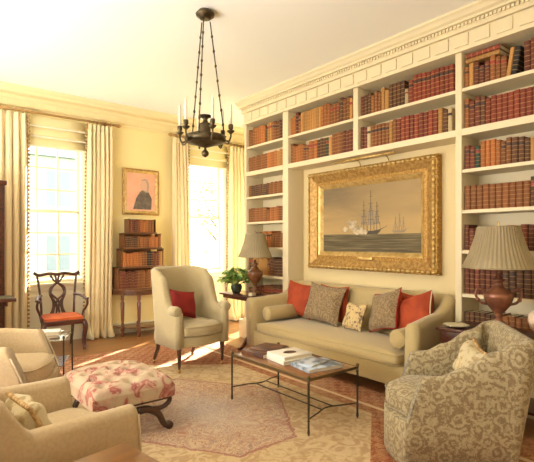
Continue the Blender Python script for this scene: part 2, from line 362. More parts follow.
for k in range(7): z = .3+2.3*k/6; mb.box((XR+.082, 5.62, z-.012), (XR+.112, 6.66, z+.012))
q = mb.build('sash', 'white_trim', w3); MB().box((XR+.095, 5.62, .3), (XR+.098, 6.66, 2.6)).build('pane', 'glass', q)
# ---------------------------------------------------------------- outside
struct('ground', MB().box((-30, YB+.6, -1.3), (40, 60, -1.2)), 'grass')
def house(x0, x1, y0, y1, zt, label):
    r = thing('house', label, 'house', ((x0+x1)/2, y0, -1.2))
    cx = (x0+x1)/2; L_ = lambda x: x-cx
    MB().box((L_(x0), 0, 0), (L_(x1), y1-y0, zt+1.2)).build('wall', 'render_wall', r)
    n = 4
    for i in range(n):
        for j in range(3):
            xx = L_(x0)+(x1-x0)*(i+.5)/n; zz = 1.2+j*2.9
            if zz+1.7 > zt+1.2: continue
            f_ = MB().box((xx-.62, -.08, zz), (xx+.62, 0, zz+1.8)).build('window_frame', 'white_trim', r)
            MB().box((xx-.5, -.1, zz+.12), (xx+.5, -.08, zz+1.68)).build('pane', 'outglass', f_)
    MB().add([(L_(x0)-.4, -.5, zt+1.2), (L_(x1)+.4, -.5, zt+1.2), (L_(x1)+.4, y1-y0+.5, zt+1.2), (L_(x0)-.4, y1-y0+.5, zt+1.2), (L_(x0)-.4, (y1-y0)/2, zt+3.4), (L_(x1)+.4, (y1-y0)/2, zt+3.4)],
             [(3, 2, 1, 0), (0, 1, 5, 4), (2, 3, 4, 5), (1, 2, 5), (3, 0, 4)]).build('roof', 'slate', r)
house(2.6, 10.5, 22, 30, 5.2, 'pale rendered house seen through the window behind the red-seated chair')
def tree(x, y, h, r, label):
    t = thing('tree', label, 'tree', (x, y, -1.2))
    mb = MB().tube([(0, 0, 0), (.05, 0, h*.4), (-.05, .1, h*.75)], [.22, .16, .07], 8)
    for k in range(7):
        a = k*2.4; mb.tube([(0, 0, h*.35+k*.08*h*.5), (math.cos(a)*r*.6, math.sin(a)*r*.6, h*.62+k*.03*h)], [.07, .03], 6)
    mb.build('trunk', 'bark', t, smooth=True)
    mb = MB(); R_ = random.Random(int(x*10))
    for k in range(700):
        d = Vector((R_.gauss(0, 1), R_.gauss(0, 1), R_.gauss(0, 1))).normalized()*r*R_.uniform(.55, 1)
        p = Vector((0, 0, h*.75))+Vector((d.x, d.y, d.z*.8)); s_ = .14
        X = T(*p) @ Rz(R_.uniform(0, 6)) @ Rx(R_.uniform(-1, 1)); mb.add([(-s_, 0, 0), (0, -s_*.6, 0), (s_, 0, .03), (0, s_*.6, 0)], [(0, 1, 2, 3)], 0, X)
    mb.build('crown', 'leaf', t)
tree(15.5, 24, 6.5, 2.4, 'leafy green tree seen through the window beside the bookcase')
tree(1.6, 20, 5.0, 1.2, 'slim leafy tree outside the window behind the red-seated chair')
# ---------------------------------------------------------------- bookcase
SH = [2.80, 2.43, 2.06, 1.69, 1.325, .93, .53]     # shelf top surfaces
bc = thing('built_in_bookcase', 'cream painted built-in bookcase with dentil cornice framing the sofa niche', 'bookcase', (XB, 3.33, 0))
def B(mb, name, m='bookcase', **k):
    o = mb.build(name, m, bc, **k); o.location = (-XB, -3.33, 0); return o
Y_L1, Y_L0 = 5.42, 4.60; Y_C1, Y_C0 = 4.49, 2.17; Y_R1, Y_R0 = 2.11, 1.28
for a, b_ in ((Y_L1, Y_L1+.05), (Y_C1, Y_L0), (Y_R1, Y_C0), (Y_R0-.06, Y_R0)):
    B(MB().box((XB, a, 0), (4.32, b_, 3.13)), 'upright', bevel=.003)
B(MB().box((XB, 3.315, 2.43), (4.30, 3.385, 3.13)), 'upright', bevel=.003)
for a, b_ in ((Y_L0, Y_L1), (Y_R0, Y_R1)):
    for i, z in enumerate(SH):
        t = .06 if i == 1 else .03
        B(MB().box((XB+(0 if i == 1 else .008), a, z-t), (4.30, b_, z)), 'shelf')
for a, b_ in ((Y_C0, 3.315), (3.385, Y_C1)): B(MB().box((XB+.008, a, 2.77), (4.30, b_, 2.80)), 'shelf')
B(MB().box((XB, Y_C0, 2.37), (4.30, Y_C1, 2.43)), 'rail')
B(MB().box((4.30, Y_R0-.06, 0), (4.32, Y_L1+.05, 3.13)), 'back_panel')
B(MB().box((XN, Y_C0, 0), (4.30, Y_C1, 2.37)), 'niche_panel', 'niche')
B(MB().box((XB-.01, Y_R0-.06, 3.13), (4.32, Y_L1+.05, H)), 'frieze')
mb = MB(); mb.box((XB-.025, Y_R0-.06, 3.13), (XB-.01, Y_L1+.06, 3.155)); y = Y_R0
while y < Y_L1: mb.box((XB-.022, y, 3.175), (XB-.01, y+.13, 3.285)); y += .19
mb.box((XB-.045, Y_R0-.06, 3.295), (XB-.01, Y_L1+.07, 3.325)); B(mb, 'frieze_block')
mb = MB(); y = Y_R0-.05
while y < Y_L1+.04: mb.box((XB-.066, y, 3.333), (XB-.05, y+.022, 3.362)); y += .036
mb.box((XB-.05, Y_R0-.06, 3.325), (XB-.01, Y_L1+.055, 3.367)); B(mb, 'dentil_moulding')
prof = [(-.01, 3.365), (-.085, 3.365), (-.085, 3.385), (-.11, 3.40), (-.13, 3.425), (-.15, 3.44), (-.15, H), (-.01, H)]
vs = [(XB+x, Y_R0-.06, z) for x, z in prof] + [(XB+x, Y_L1+.09, z) for x, z in prof]; n = len(prof)
B(MB().add(vs, [(k, (k+1) % n, n+(k+1) % n, n+k) for k in range(n)] + [tuple(range(n)), tuple(range(2*n-1, n-1, -1))]), 'crown_moulding')
for a, b_ in ((Y_L0, Y_L1+.05), (Y_R0-.06, Y_R1)):
    mb = MB(); mb.box((XB-.10, a-.02, 0), (4.30, b_+.0, .27)); B(mb, 'plinth', bevel=.006)
# ---------------------------------------------------------------- books
BOOKM = {}
def book_mesh(k, w, h, d):
    key = (k, round(w, 3), round(h, 3), d)
    if key in BOOKM: return BOOKM[key]
    mb = MB(); n = 5; prof = []
    for i in range(n+1):
        a = -PI/2+PI*i/n; prof.append((-d/2-.22*w*math.cos(a), w/2*math.sin(a)*.98))
    poly = prof + [(d/2, w/2), (d/2, w/2-.003), (-d/2+.01, w/2-.003), (-d/2+.01, -w/2+.003), (d/2, -w/2+.003), (d/2, -w/2)]
    mb.prism(poly[::-1], 0, h, 0)
    mb.box((-d/2+.01, -w/2+.003, .004), (d/2-.006, w/2-.003, h-.004), 1)
    for q in range(1, 6):                      # raised bands
        z = h*(q/6+.011); pp = [(x-.003, y*1.01) for x, y in prof]
        mb.prism((pp + [(-d/2+.004, w/2*1.01), (-d/2+.004, -w/2*1.01)])[::-1], z-.003, z+.003, 0)
    me = bpy.data.meshes.new('book'); me.from_pydata(mb.v, [], mb.f); me.materials.append(M['leather_'+k]); me.materials.append(M['paper'])
    me.polygons.foreach_set('material_index', mb.m); me.update(); BOOKM[key] = me; return me
LABM = {}
def label_mesh(w, h, d, z, m):
    key = (round(w, 3), round(h, 3), d, z, m)
    if key not in LABM:
        mb = MB(); n = 5; prof = []
        for i in range(n+1):
            a = -PI/2+PI*i/n; prof.append((-d/2-.22*w*math.cos(a)-.0015, w/2*math.sin(a)*.96))
        mb.prism((prof+[(-d/2+.002, w*.4), (-d/2+.002, -w*.4)])[::-1], h*z, h*(z+.12))
        me = bpy.data.meshes.new('spine_label'); me.from_pydata(mb.v, [], mb.f); me.materials.append(M[m]); me.update(); LABM[key] = me
    return LABM[key]
ORD = ['first', 'second', 'third', 'fourth', 'fifth', 'sixth', 'seventh', 'eighth', 'ninth', 'tenth', 'eleventh', 'twelfth', 'thirteenth', 'fourteenth', 'fifteenth',
       'sixteenth', 'seventeenth', 'eighteenth', 'nineteenth', 'twentieth', 'twenty-first', 'twenty-second', 'twenty-third', 'twenty-fourth', 'twenty-fifth', 'twenty-sixth', 'twenty-seventh', 'twenty-eighth']
def add_book(k, w, h, d, loc, rz, label, group, lab=None, tilt=0, lie=False):
    o = bpy.data.objects.new('book', book_mesh(k, w, h, d)); COL.objects.link(o)
    if lie: o.rotation_euler = (PI/2, 0, rz); 
    else: o.rotation_euler = (tilt, 0, rz)
    o.location = loc; tag(o, label, 'book', group)
    if lab:
        c = bpy.data.objects.new('spine_label', label_mesh(w, h, d, lab[0], lab[1])); COL.objects.link(c); c.parent = o
    return o
RB = random.Random(3)
def book_row(y_from, y_to, z, where, group, runs, wr=(.036, .054)):
    """runs: list of (colour, count, height) laid out left to right, i.e. towards smaller y"""
    y = y_from-.004; i = 0
    for k, cnt, h in runs:
        w = round(RB.uniform(*wr), 2 if False else 3); w = round(w/.004)*.004
        setlike = cnt > 3; lab = RB.choice([None, None, (.68, 'label_dark'), (.68, 'label_red') if 'red' not in k else (.68, 'label_dark')])
        for q in range(cnt):
            ww = w if setlike else round(RB.uniform(*wr)/.004)*.004; hh = round((h+(RB.choice([0, 0, 0, -.006, .006]) if setlike else RB.uniform(-.032, .028)))/.006)*.006
            if y-ww < y_to+.003: return
            dd = .16
            add_book(k, ww-.002, hh, dd, (XB+.035+dd/2+ww*.22, y-ww/2, z), 0, '%s leather book, %s from left on %s' % (k, ORD[i], where), group, lab)
            y -= ww; i += 1
TOPR = [
 ('left bookcase column', Y_L1, Y_L0, [
  (0, 'the topmost shelf of the left bookcase column', [('brown', 3, .25), ('orange-brown', 5, .26), ('dark brown', 1, .24), ('tan', 2, .26), ('brown', 3, .25), ('dark red', 3, .24)]),
  (1, 'the second shelf of the left bookcase column', [('brown', 9, .215), ('orange-brown', 4, .22), ('tan', 2, .23), ('orange-brown', 4, .22)]),
  (2, 'the third shelf of the left bookcase column', [('brown', 1, .16), ('dark brown', 8, .17), ('brown', 8, .17), ('dark red', 3, .17)]),
  (3, 'the fourth shelf of the left bookcase column', [('brown', 9, .20), ('brown', 1, .18), ('orange-brown', 4, .20), ('brown', 6, .19)]),
  (4, 'the fifth shelf of the left bookcase column', [('dark brown', 2, .18), ('black', 1, .20), ('dark brown', 3, .21), ('tan', 1, .2), ('orange-brown', 4, .22), ('brown', 6, .20)]),
  (5, 'the sixth shelf of the left bookcase column', [('dark brown', 2, .25), ('tan', 7, .24), ('brown', 2, .23), ('dark brown', 6, .24)]),
  (6, 'the seventh shelf of the left bookcase column', [('dark brown', 4, .20), ('dark red', 3, .25), ('brown', 4, .26), ('dark brown', 8, .27)])]),
 ('centre left', Y_C1, 3.385, [
  (0, 'the upper shelf above the painting, left', [('orange-brown', 2, .24), ('dark red', 1, .27), ('orange-brown', 1, .25), ('tan', 9, .265), ('orange-brown', 3, .28), ('brown', 3, .27), ('dark brown', 1, .27), ('brown', 2, .26), ('tan', 5, .25)]),
  (1, 'the lower shelf above the painting, left', [('brown', 2, .25), ('orange-brown', 3, .24), ('brown', 2, .23), ('orange-brown', 3, .24), ('dark brown', 3, .24), ('green', 1, .25), ('tan', 1, .25), ('brown', 4, .26), ('dark red', 8, .26)])]),
 ('centre right', 3.315, Y_C0, [
  (0, 'the upper shelf above the painting, right', [('dark red', 1, .24), ('dark brown', 2, .22), ('brown', 3, .23), ('tan', 2, .24), ('dark brown', 4, .26), ('cream', 1, .16), ('red', 3, .25), ('red', 8, .27)]),
  (1, 'the lower shelf above the painting, right', [('dark red', 2, .24), ('cream', 1, .22), ('brown', 5, .24), ('tan', 1, .25), ('brown', 1, .24), ('red', 9, .25), ('tan', 1, .24), ('dark brown', 1, .24), ('cream', 1, .22), ('brown', 2, .26)])]),
 ('right column', Y_R1, Y_R0, [
  (0, 'the topmost shelf of the right bookcase column', [('brown', 1, .22), ('tan', 1, .20), ('dark red', 3, .20), ('brown', 3, .22)]),
  (1, 'the second shelf of the right bookcase column', [('brown', 1, .25), ('dark red', 2, .26), ('dark brown', 1, .24), ('red', 14, .24)]),
  (2, 'the third shelf of the right bookcase column', [('dark red', 2, .21), ('green', 1, .22), ('orange-brown', 4, .23), ('brown', 2, .23), ('dark brown', 3, .20), ('tan', 1, .22), ('cream', 1, .22), ('brown', 4, .22)]),
  (3, 'the fourth shelf of the right bookcase column', [('brown', 10, .215), ('dark brown', 1, .22), ('dark red', 6, .24)]),
  (4, 'the fifth shelf of the right bookcase column', [('dark red', 3, .22), ('red', 6, .21), ('dark red', 10, .22)]),
  (5, 'the sixth shelf of the right bookcase column', [('dark red', 7, .27), ('dark brown', 2, .26), ('dark brown', 9, .24)]),
  (6, 'the seventh shelf of the right bookcase column', [('dark brown', 6, .24), ('brown', 12, .24)])])]
for nm, ya, yb, rows in TOPR:
    for i, where, runs in rows:
        book_row(ya, yb, SH[i], where, 'leather-bound books on '+where, runs, (.044, .060) if i > 3 or nm == 'left bookcase column' else (.042, .056))
# odd books on the right column's top shelf
for q, (k, dz) in enumerate((('tan', 0), ('red', .045))):
    add_book(k, .04, .30, .19, (XB+.13, 2.085, 2.80+.223+.02+dz), 0, ['tan leather book lying flat on the upright books, right column top shelf', 'red leather book lying on the tan book, right column top shelf'][q], 'books lying flat on the top shelf', lie=True)
add_book('tan', .035, .24, .17, (XB+.125, 1.72, 2.805), 0, 'tan book leaning to the right on the right column top shelf', 'leaning books on the top shelf', tilt=.16)
add_book('black', .05, .235, .17, (XB+.125, 1.675, 2.805), 0, 'black book leaning beside the tan one on the right column top shelf', 'leaning books on the top shelf', tilt=.16)
book_row(1.60, Y_R0, 2.80, 'the top right shelf beyond the black book', 'leather-bound books on the topmost shelf right of the leaning books', [('dark red', 2, .27), ('dark brown', 1, .28), ('brown', 2, .25), ('dark red', 4, .26)], (.04, .055))

# ---------------------------------------------------------------- curtains, rods, blinds
def rod(x0, x1, label, left_finial=True):
    r = thing('curtain_rod', label, 'curtain rod', ((x0+x1)/2, YB-.14, 3.14), 0, None); L_ = lambda x: x-(x0+x1)/2
    MB().tube([(L_(x0), 0, 0), (L_(x1), 0, 0)], .016, 10).build('pole', 'rod', r, smooth=True)
    for x, s_ in ((x0, -1), (x1, 1)):
        X = T(L_(x), 0, 0) @ Ry(s_*PI/2); MB().lathe([(.012, 0), (.026, .01), (.018, .025), (.03, .045), (.03, .06), (.015, .085), (.003, .1)], n=12, X=X).build('finial', 'rod', r, smooth=True)
    for x in (x0+.12, x1-.12):
        MB().box((L_(x)-.012, .0, -.012), (L_(x)+.012, .14, .012)).box((L_(x)-.025, .095, -.05), (L_(x)+.025, .11, .05)).build('bracket', 'rod', r)
    return r
def ring(parent, x, y):
    mb = MB(); P = [(x, y+.024*math.cos(a*PI/6), .024*math.sin(a*PI/6)-.008) for a in range(13)]; mb.tube(P, .005, 6); return mb.build('ring', 'rod', parent, smooth=True)
def curtain(x0, x1, label, fringe_x, xb0=None, xb1=None, folds=6, seed=1, zt=3.105):
    xb0 = x0 if xb0 is None else xb0; xb1 = x1 if xb1 is None else xb1; R_ = random.Random(seed); ph = [R_.uniform(-.5, .5) for _ in range(8)]
    yc = YB-.14; cx = (x0+x1)/2; r = thing('curtain', label, 'curtain', (cx, yc, 0), 0, 'cream pinch-pleat curtains')
    def f(u, v):
        z = zt*(1-v)+.0*v; k = v**1.5; x = (x0+(x1-x0)*u)*(1-k)+(xb0+(xb1-xb0)*u)*k
        a = .022+.024*min(1, v*6); y = a*math.sin(2*PI*folds*u+ph[0]*v+1.0)+.010*math.sin(2*PI*folds*2.3*u+ph[1]*4+2*v)+.012*math.sin(5*u+3*v)
        x += .014*math.sin(2*PI*folds*u*1.0+1+PI/2)*min(1, v*4)
        if v > .93: q = (v-.93)/.07; y -= .05*q*q*(1+math.sin(9*u)); x += .03*q*math.sin(14*u); 
        return (x-cx, y, max(z, .008+.012*(1+math.sin(40*u))*.5))
    mb = MB().grid(f, folds*14, 26); mb.build('cloth', 'curtain', r, smooth=True, solid=.004)
    mb = MB()
    for k in range(folds): u = (k+.5)/folds; x = x0+(x1-x0)*u-cx; mb.box((x-.018, -.03, zt-.09), (x+.018, -.005, zt-.005))
    mb.build('pleat_heading', 'curtain', r, bevel=.004)
    for k in range(folds): u = (k+.5)/folds; q = MB(); P = [(x0+(x1-x0)*u-cx, .024*math.cos(a*PI/6), 3.14+.024*math.sin(a*PI/6)-.005) for a in range(13)]; q.tube(P, .0045, 6); q.build('ring', 'rod', r, smooth=True)
    mb = MB(); z = zt-.02; u = 0 if fringe_x < cx else 1; s_ = -1 if u == 0 else 1
    while z > .04:
        v = 1-z/zt; p = f(u, v); mb.box((p[0]-.006, p[1]-.014, z-.025), (p[0]+.008, p[1]-.004, z+.027)); mb.sphere((p[0]+s_*.018, p[1]-.012, z), .0165, 6); z -= .052
    mb.build('ball_fringe', 'fringe', r, smooth=True)
    return r
rod(.40, 2.50, 'brass-brown curtain rod over the left window with pointed finials')
rod(3.46, 5.10, 'brass-brown curtain rod over the window next to the bookcase')
curtain(.60, 1.315, 'cream pleated curtain on the left side of the left window, at the photo edge', 1.33, folds=8, seed=2)
curtain(2.10, 2.46, 'cream pleated curtain on the right side of the left window, behind the red-seated chair', 2.08, 2.06, 2.44, folds=6, seed=5)
curtain(3.46, 3.72, 'cream pleated curtain left of the second window, above the wing chair', 3.80, 3.44, 3.80, folds=5, seed=8)
curtain(4.56, 5.06, 'cream pleated curtain between the second window and the bookcase', 4.5, 4.54, 5.10, folds=7, seed=11)
def blind(x0, x1, label):
    cx = (x0+x1)/2
    def f(u, v):
        s_ = v*3; k = s_-math.floor(s_) if v < 1 else 1; return (x0+(x1-x0)*u-cx, -.035*k**1.6 if k > 0 else 0, 3.12-.42*v+.012*math.sin(PI*k))
    mb = MB().grid(f, 4, 30); r = mb.build('roman_blind', 'blind', solid=.006, smooth=True, loc=(cx, YB-.045, 0))
    tag(r, label, 'blind')
    MB().box((x0-cx, -.045, 2.69), (x1-cx, -.03, 2.715)).build('bottom_bar', 'white_trim', r)
    for k in (1, 2): MB().box((x0-cx, -.042, 3.12-.14*k-.012), (x1-cx, -.034, 3.12-.14*k+.006)).build('hem', 'white_trim', r)
blind(1.09, 2.09, 'folded cream roman blind drawn up over the left window')
blind(3.58, 4.54, 'folded cream roman blind drawn up over the window next to the bookcase')

# ---------------------------------------------------------------- pictures
def framed(name, label, cat, X, w, h, steps, corner=None):
    """local: picture in the xz plane facing -y, centre at origin. steps: (inset0, inset1, y0, y1, material, part)"""
    r = thing(name, label, cat); r.matrix_world = X
    for i0, i1, y0, y1, m, nm in steps:
        mb = MB(); a, b_ = w/2-i0, h/2-i0; c, d = w/2-i1, h/2-i1
        vs = [(-a, y0, -b_), (a, y0, -b_), (a, y0, b_), (-a, y0, b_), (-c, y1, -d), (c, y1, -d), (c, y1, d), (-c, y1, d)]
        vs += [(x, 0, z) for x, y, z in vs]
        fs = [(k, (k+1) % 4, 4+(k+1) % 4, 4+k) for k in range(4)] + [(8+k, 12+k, 12+(k+1) % 4, 8+(k+1) % 4) for k in range(4)]
        fs += [(k, 8+k, 8+(k+1) % 4, (k+1) % 4) for k in range(4)] + [(4+k, 4+(k+1) % 4, 12+(k+1) % 4, 12+k) for k in range(4)]
        mb.add(vs, fs); mb.build(nm, m, r)
    return r
PW, PH = 1.84, 1.22; PCY, PCZ = 3.385, 1.675
pX = T(XN-.005, PCY, PCZ) @ Rz(-PI/2)
pic = framed('painting', 'large seascape painting of sailing ships in an ornate gilt frame above the sofa', 'painting', pX, PW, PH,
    [(0, .05, -.085, -.10, 'golddark', 'outer_moulding'), (.05, .125, -.10, -.055, 'gold', 'cove_moulding'), (.125, .165, -.055, -.06, 'golddark', 'sanded_band'), (.165, .19, -.065, -.05, 'goldlight', 'inner_bead'), (.19, .22, -.045, -.02, 'goldlight', 'slip')])
mb = MB(); rr = random.Random(4)
def edge_pts(hw, hh, step):
    out = []
    for s_ in (-1, 1):
        n = int(2*hw/step)
        for k in range(n+1): out.append((-hw+2*hw*k/n, s_*hh, 0))
        n = int(2*hh/step)
        for k in range(1, n): out.append((s_*hw, -hh+2*hh*k/n, 1))
    return out
for x, z, o in edge_pts(PW/2-.028, PH/2-.028, .058): mb.sphere((x, -.098, z), .021, 6, 0, (1.5 if not o else .8, .9, .8 if not o else 1.5))
for x, z, o in edge_pts(PW/2-.006, PH/2-.006, .075): mb.sphere((x, -.07, z), .016, 6, 0, (1.6 if not o else .7, .9, .7 if not o else 1.6))
mb.build('carved_leaves', 'goldlight', pic, smooth=True)
cw, ch = PW/2-.215, PH/2-.215
canvas = MB().box((-cw, -.022, -ch), (cw, -.004, ch)).build('canvas', 'seascape', pic)
# generated coordinates of this mesh: x across, z up; map sky's left-right on x
nt = M['seascape'].node_tree
for l in list(nt.links):
    if l.from_node.type == 'SEPXYZ' and l.from_socket.name == 'Y': dst = l.to_socket; src = l.from_node; nt.links.remove(l); nt.links.new(src.outputs[0], dst)
def flat(polys, name, m, parent, y):
    mb = MB()
    for P in polys:
        n = len(P); mb.add([(x, y, z) for x, z in P] + [(x, y+.0012, z) for x, z in P], [tuple(range(n)), tuple(range(2*n-1, n-1, -1))] + [(k, n+k, n+(k+1) % n, (k+1) % n) for k in range(n)])
    return mb.build(name, m, parent)
def ship(cx, z0, s_, masts, m, name, y):
    P = [[(cx-.30*s_, z0+.055*s_), (cx-.26*s_, z0+.045*s_), (cx-.2*s_, z0-.02*s_), (cx+.18*s_, z0-.02*s_), (cx+.24*s_, z0+.03*s_), (cx+.25*s_, z0+.075*s_), (cx+.1*s_, z0+.05*s_), (cx-.15*s_, z0+.045*s_)]]
    for mx, mh in masts:
        x = cx+mx*s_; P.append([(x-.004*s_-.001, z0), (x+.004*s_+.001, z0), (x+.002, z0+mh*s_), (x-.002, z0+mh*s_)])
        for q in (.32, .52, .70, .86):
            zz = z0+mh*q*s_; hw = .085*(1.15-q*.75)*s_; P.append([(x-hw, zz-.003), (x+hw, zz), (x+hw, zz+.004), (x-hw, zz+.001)])
        for sg in (-1, 1): P.append([(x+sg*.09*s_, z0+.04*s_), (x+sg*.09*s_+.003, z0+.04*s_), (x+.001, z0+mh*.72*s_), (x, z0+mh*.72*s_)])
    P.append([(cx+.24*s_, z0+.06*s_), (cx+.40*s_, z0+.13*s_), (cx+.40*s_, z0+.135*s_), (cx+.24*s_, z0+.075*s_)])
    return flat(P, name, m, pic, y)
ship(.03, -.175, .62, [(-.13, .62), (.03, .80), (.17, .58)], 'ship_paint', 'painted_ship', -.0245)
ship(.43, -.165, .34, [(-.13, .50), (.03, .62), (.17, .50)], 'faint_paint', 'painted_distant_ship', -.0245)
P = []
for mx, q, hw, hh in ((-.05, .05, .035, .07), (-.05, .13, .03, .06), (.05, .05, .05, .08), (.05, .15, .04, .07), (.05, .23, .025, .05), (.13, .06, .035, .07), (.13, .14, .028, .06)):
    P.append([(mx-hw, -.13+q), (mx+hw, -.125+q), (mx+hw*.8, -.125+q+hh), (mx-hw*.8, -.13+q+hh)])
flat(P, 'painted_sails', 'faint_paint', pic, -.0235)
P = []
for cx, cz, r_ in ((-.22, -.09, .06), (-.15, -.13, .075), (-.26, -.04, .04), (-.07, -.15, .05), (-.33, -.12, .04), (-.18, -.04, .035), (-.02, -.16, .035)):
    P.append([(cx+r_*(1+.25*math.sin(5*a))*math.cos(a), cz+r_*.7*(1+.2*math.cos(4*a))*math.sin(a)) for a in [2*PI*k/18 for k in range(18)]])
for i, p_ in enumerate(P): flat([p_], 'painted_smoke', 'smoke_paint', pic, -.0258-.0016*i)
MB().box((-.11, -.075, -PH/2+.128), (.11, -.058, -PH/2+.16)).build('nameplate', 'goldlight', pic, bevel=.003)
pl = thing('picture_light', 'slim brass picture light arched over the top of the gilt-framed seascape', 'picture light', (XN-.01, PCY-.1, PCZ+PH/2)); 
MB().tube([(-.23, .42, .055), (-.23, -.42, .055)], .014, 10).build('lamp_tube', 'goldlight', pl, smooth=True)
for y in (-.2, .2): MB().tube(bez([(0, y, -.01), (-.05, y, .06), (-.14, y, .085), (-.225, y, .06)], 5), .005, 6).build('arm', 'brass', pl, smooth=True)
qX = T(2.955, YB-.004, 2.185) @ Matrix.Identity(4)
por = framed('portrait', 'small gilt-framed portrait of a grey-haired sitter on pink above the tiered books', 'portrait', qX, .60, .72,
    [(0, .03, -.03, -.045, 'gold', 'outer_moulding'), (.03, .065, -.045, -.025, 'goldlight', 'inner_moulding')])
MB().box((-.237, -.02, -.297), (.237, -.004, .297)).build('canvas', 'portrait_ground', por)
flat([[(-.13, -.27), (.17, -.27), (.18, -.1), (.12, .02), (.05, .06), (-.02, .0), (-.08, -.1)]], 'painted_coat', 'coat_paint', por, -.0225)
flat([[(.02, .03), (.09, .02), (.10, .12), (.075, .185), (.01, .18), (-.012, .135), (-.032, .105), (-.012, .09), (-.008, .055)]], 'painted_face', 'skin_paint', por, -.0258)
flat([[(.03, .05), (.0, .16), (.01, .195), (.05, .215), (.10, .205), (.13, .15), (.135, .08), (.12, .0), (.07, .0)]], 'painted_hair', 'hair_paint', por, -.0242)

# ---------------------------------------------------------------- chandelier
ch_ = thing('chandelier', 'dark bronze six-candle chandelier hanging from the ceiling on three rods', 'chandelier', (2.116, 3.50, 0))
MB().lathe([(.03, 3.385), (.05, 3.39), (.055, 3.405), (.080, 3.415), (.085, 3.43), (.07, 3.445), (.06, 3.46)], n=24).build('canopy', 'bronze', ch_, smooth=True)
MB().lathe([(.004, 2.155), (.028, 2.17), (.034, 2.19), (.026, 2.21), (.012, 2.222), (.012, 2.24), (.05, 2.25), (.10, 2.27), (.135, 2.285), (.165, 2.285), (.18, 2.295), (.185, 2.32), (.175, 2.345), (.15, 2.35), (.13, 2.34), (.10, 2.335)], n=36).build('bowl', 'bronze', ch_, smooth=True)
MB().lathe([(.055, 2.335), (.055, 2.36), (.045, 2.37), (.05, 2.42), (.058, 2.45), (.025, 2.465), (.02, 2.49), (.03, 2.505), (.06, 2.515), (.06, 2.525), (.02, 2.53)], n=20).build('central_urn', 'bronze', ch_, smooth=True)
for k in range(3):
    a = k*2*PI/3-.33; p0 = Vector((.180*math.cos(a), .180*math.sin(a), 2.33)); p1 = Vector((.045*math.cos(a), .045*math.sin(a), 3.37)); mb = MB().tube([p0, p1], .0055, 6)
    for q in range(1, 8): c = p0.lerp(p1, q/8); mb.sphere(c, .011, 6, 0, (1, 1, 1.5))
    mb.build('suspension_rod', 'bronze', ch_, smooth=True)
for k in range(6):
    a = k*PI/3+.25; X = Rz(a)
    arm = MB().tube(bez([(.17, 0, 2.315), (.20, 0, 2.29), (.22, 0, 2.30), (.232, 0, 2.335), (.232, 0, 2.36)], 5), .008, 7, X=X).build('arm', 'bronze', ch_, smooth=True)
    mb = MB().lathe([(.008, 2.355), (.018, 2.365), (.034, 2.38), (.034, 2.385), (.014, 2.388), (.014, 2.395), (.022, 2.405), (.022, 2.435), (.018, 2.44)], (.232, 0, 0), 14, X=X); mb.build('cup', 'bronze', arm, smooth=True)
    MB().lathe([(.0125, 2.43), (.0125, 2.56), (.009, 2.565), (.013, 2.585), (.010, 2.61), (.002, 2.64)], (.232, 0, 0), 12, X=X).build('candle', 'candle', arm, smooth=True)
    mb = MB().tube(bez([(.17, 0, 2.29), (.20, 0, 2.27), (.215, 0, 2.285), (.20, 0, 2.30)], 4), .006, 6, X=X); mb.build('scroll', 'bronze', arm, smooth=True)

# ---------------------------------------------------------------- upholstery helpers
def ushell(w, d, r, t, hf, z0, lean=0., back_lean=None, n=7, ns=9, end_bow=0., rake=0., rz0=.25, flare=0.):
    """U of arms and back, front towards -y. hf(y) = top height at that depth"""
    path = []
    for i in range(ns): path.append((w/2, -d/2+(d-r)*i/ns, 1, 0))
    for i in range(n+1): a = PI/2*i/n; path.append((w/2-r+r*math.cos(a), d/2-r+r*math.sin(a), math.cos(a), math.sin(a)))
    nb = 6
    for i in range(1, nb): path.append((w/2-r-(w-2*r)*i/nb, d/2, 0, 1))
    for i in range(n+1): a = PI/2+PI/2*i/n; path.append((-w/2+r+r*math.cos(a), d/2-r+r*math.sin(a), math.cos(a), math.sin(a)))
    for i in range(ns-1, -1, -1): path.append((-w/2, -d/2+(d-r)*i/ns, -1, 0))
    vs = []; fs = []; K = None
    for x, y, nx, ny in path:
        ht = hf(y); ln = lean if back_lean is None else lean*abs(nx)+back_lean*abs(ny)
        hh = ht-z0; sec = [(0, z0), (0, z0+hh*.35), (0, z0+hh*.7), (0, ht-t*.35), (.18, ht-t*.08), (.5, ht), (.82, ht-t*.08), (1, ht-t*.35), (1, z0+hh*.7), (1, z0+hh*.35), (1, z0)]
        K = len(sec)
        for q, z in sec:
            o = ln*(z-z0)-q*t; wf = max(0., 1-(y+d/2)/(.55*d)); k_ = min(1., max(0., (z-rz0)/max(.05, ht-rz0)))
            vs.append((x+nx*o+(flare*wf*(1 if x > 0 else -1)), y+ny*o+rake*wf*k_**1.3-(end_bow*math.sin(PI*min(1, (z-z0)/max(hh, .01))) if y < -d/2+.001 else 0), z))
    m_ = len(path)
    for i in range(m_-1):
        for k in range(K): fs.append((i*K+k, i*K+(k+1) % K, (i+1)*K+(k+1) % K, (i+1)*K+k))
    fs.append(tuple(range(K-1, -1, -1))); fs.append(tuple((m_-1)*K+k for k in range(K)))
    fs = [f[::-1] for f in fs]
    return MB().add(vs, fs)
def rounded_poly(w, d, r, bow=0., n=5):   # front at -y, bowed
    P = []
    for cx, cy, a0 in ((w/2-r, d/2-r, 0), (-w/2+r, d/2-r, PI/2), (-w/2+r, -d/2+r, PI), (w/2-r, -d/2+r, 1.5*PI)):
        for i in range(n+1): a = a0+PI/2*i/n; P.append((cx+r*math.cos(a), cy+r*math.sin(a)))
        if a0 == PI and bow:
            for i in range(1, 8): x = -w/2+r+(w-2*r)*i/8; P.append((x, -d/2-bow*math.sin(PI*i/8)))
    return P
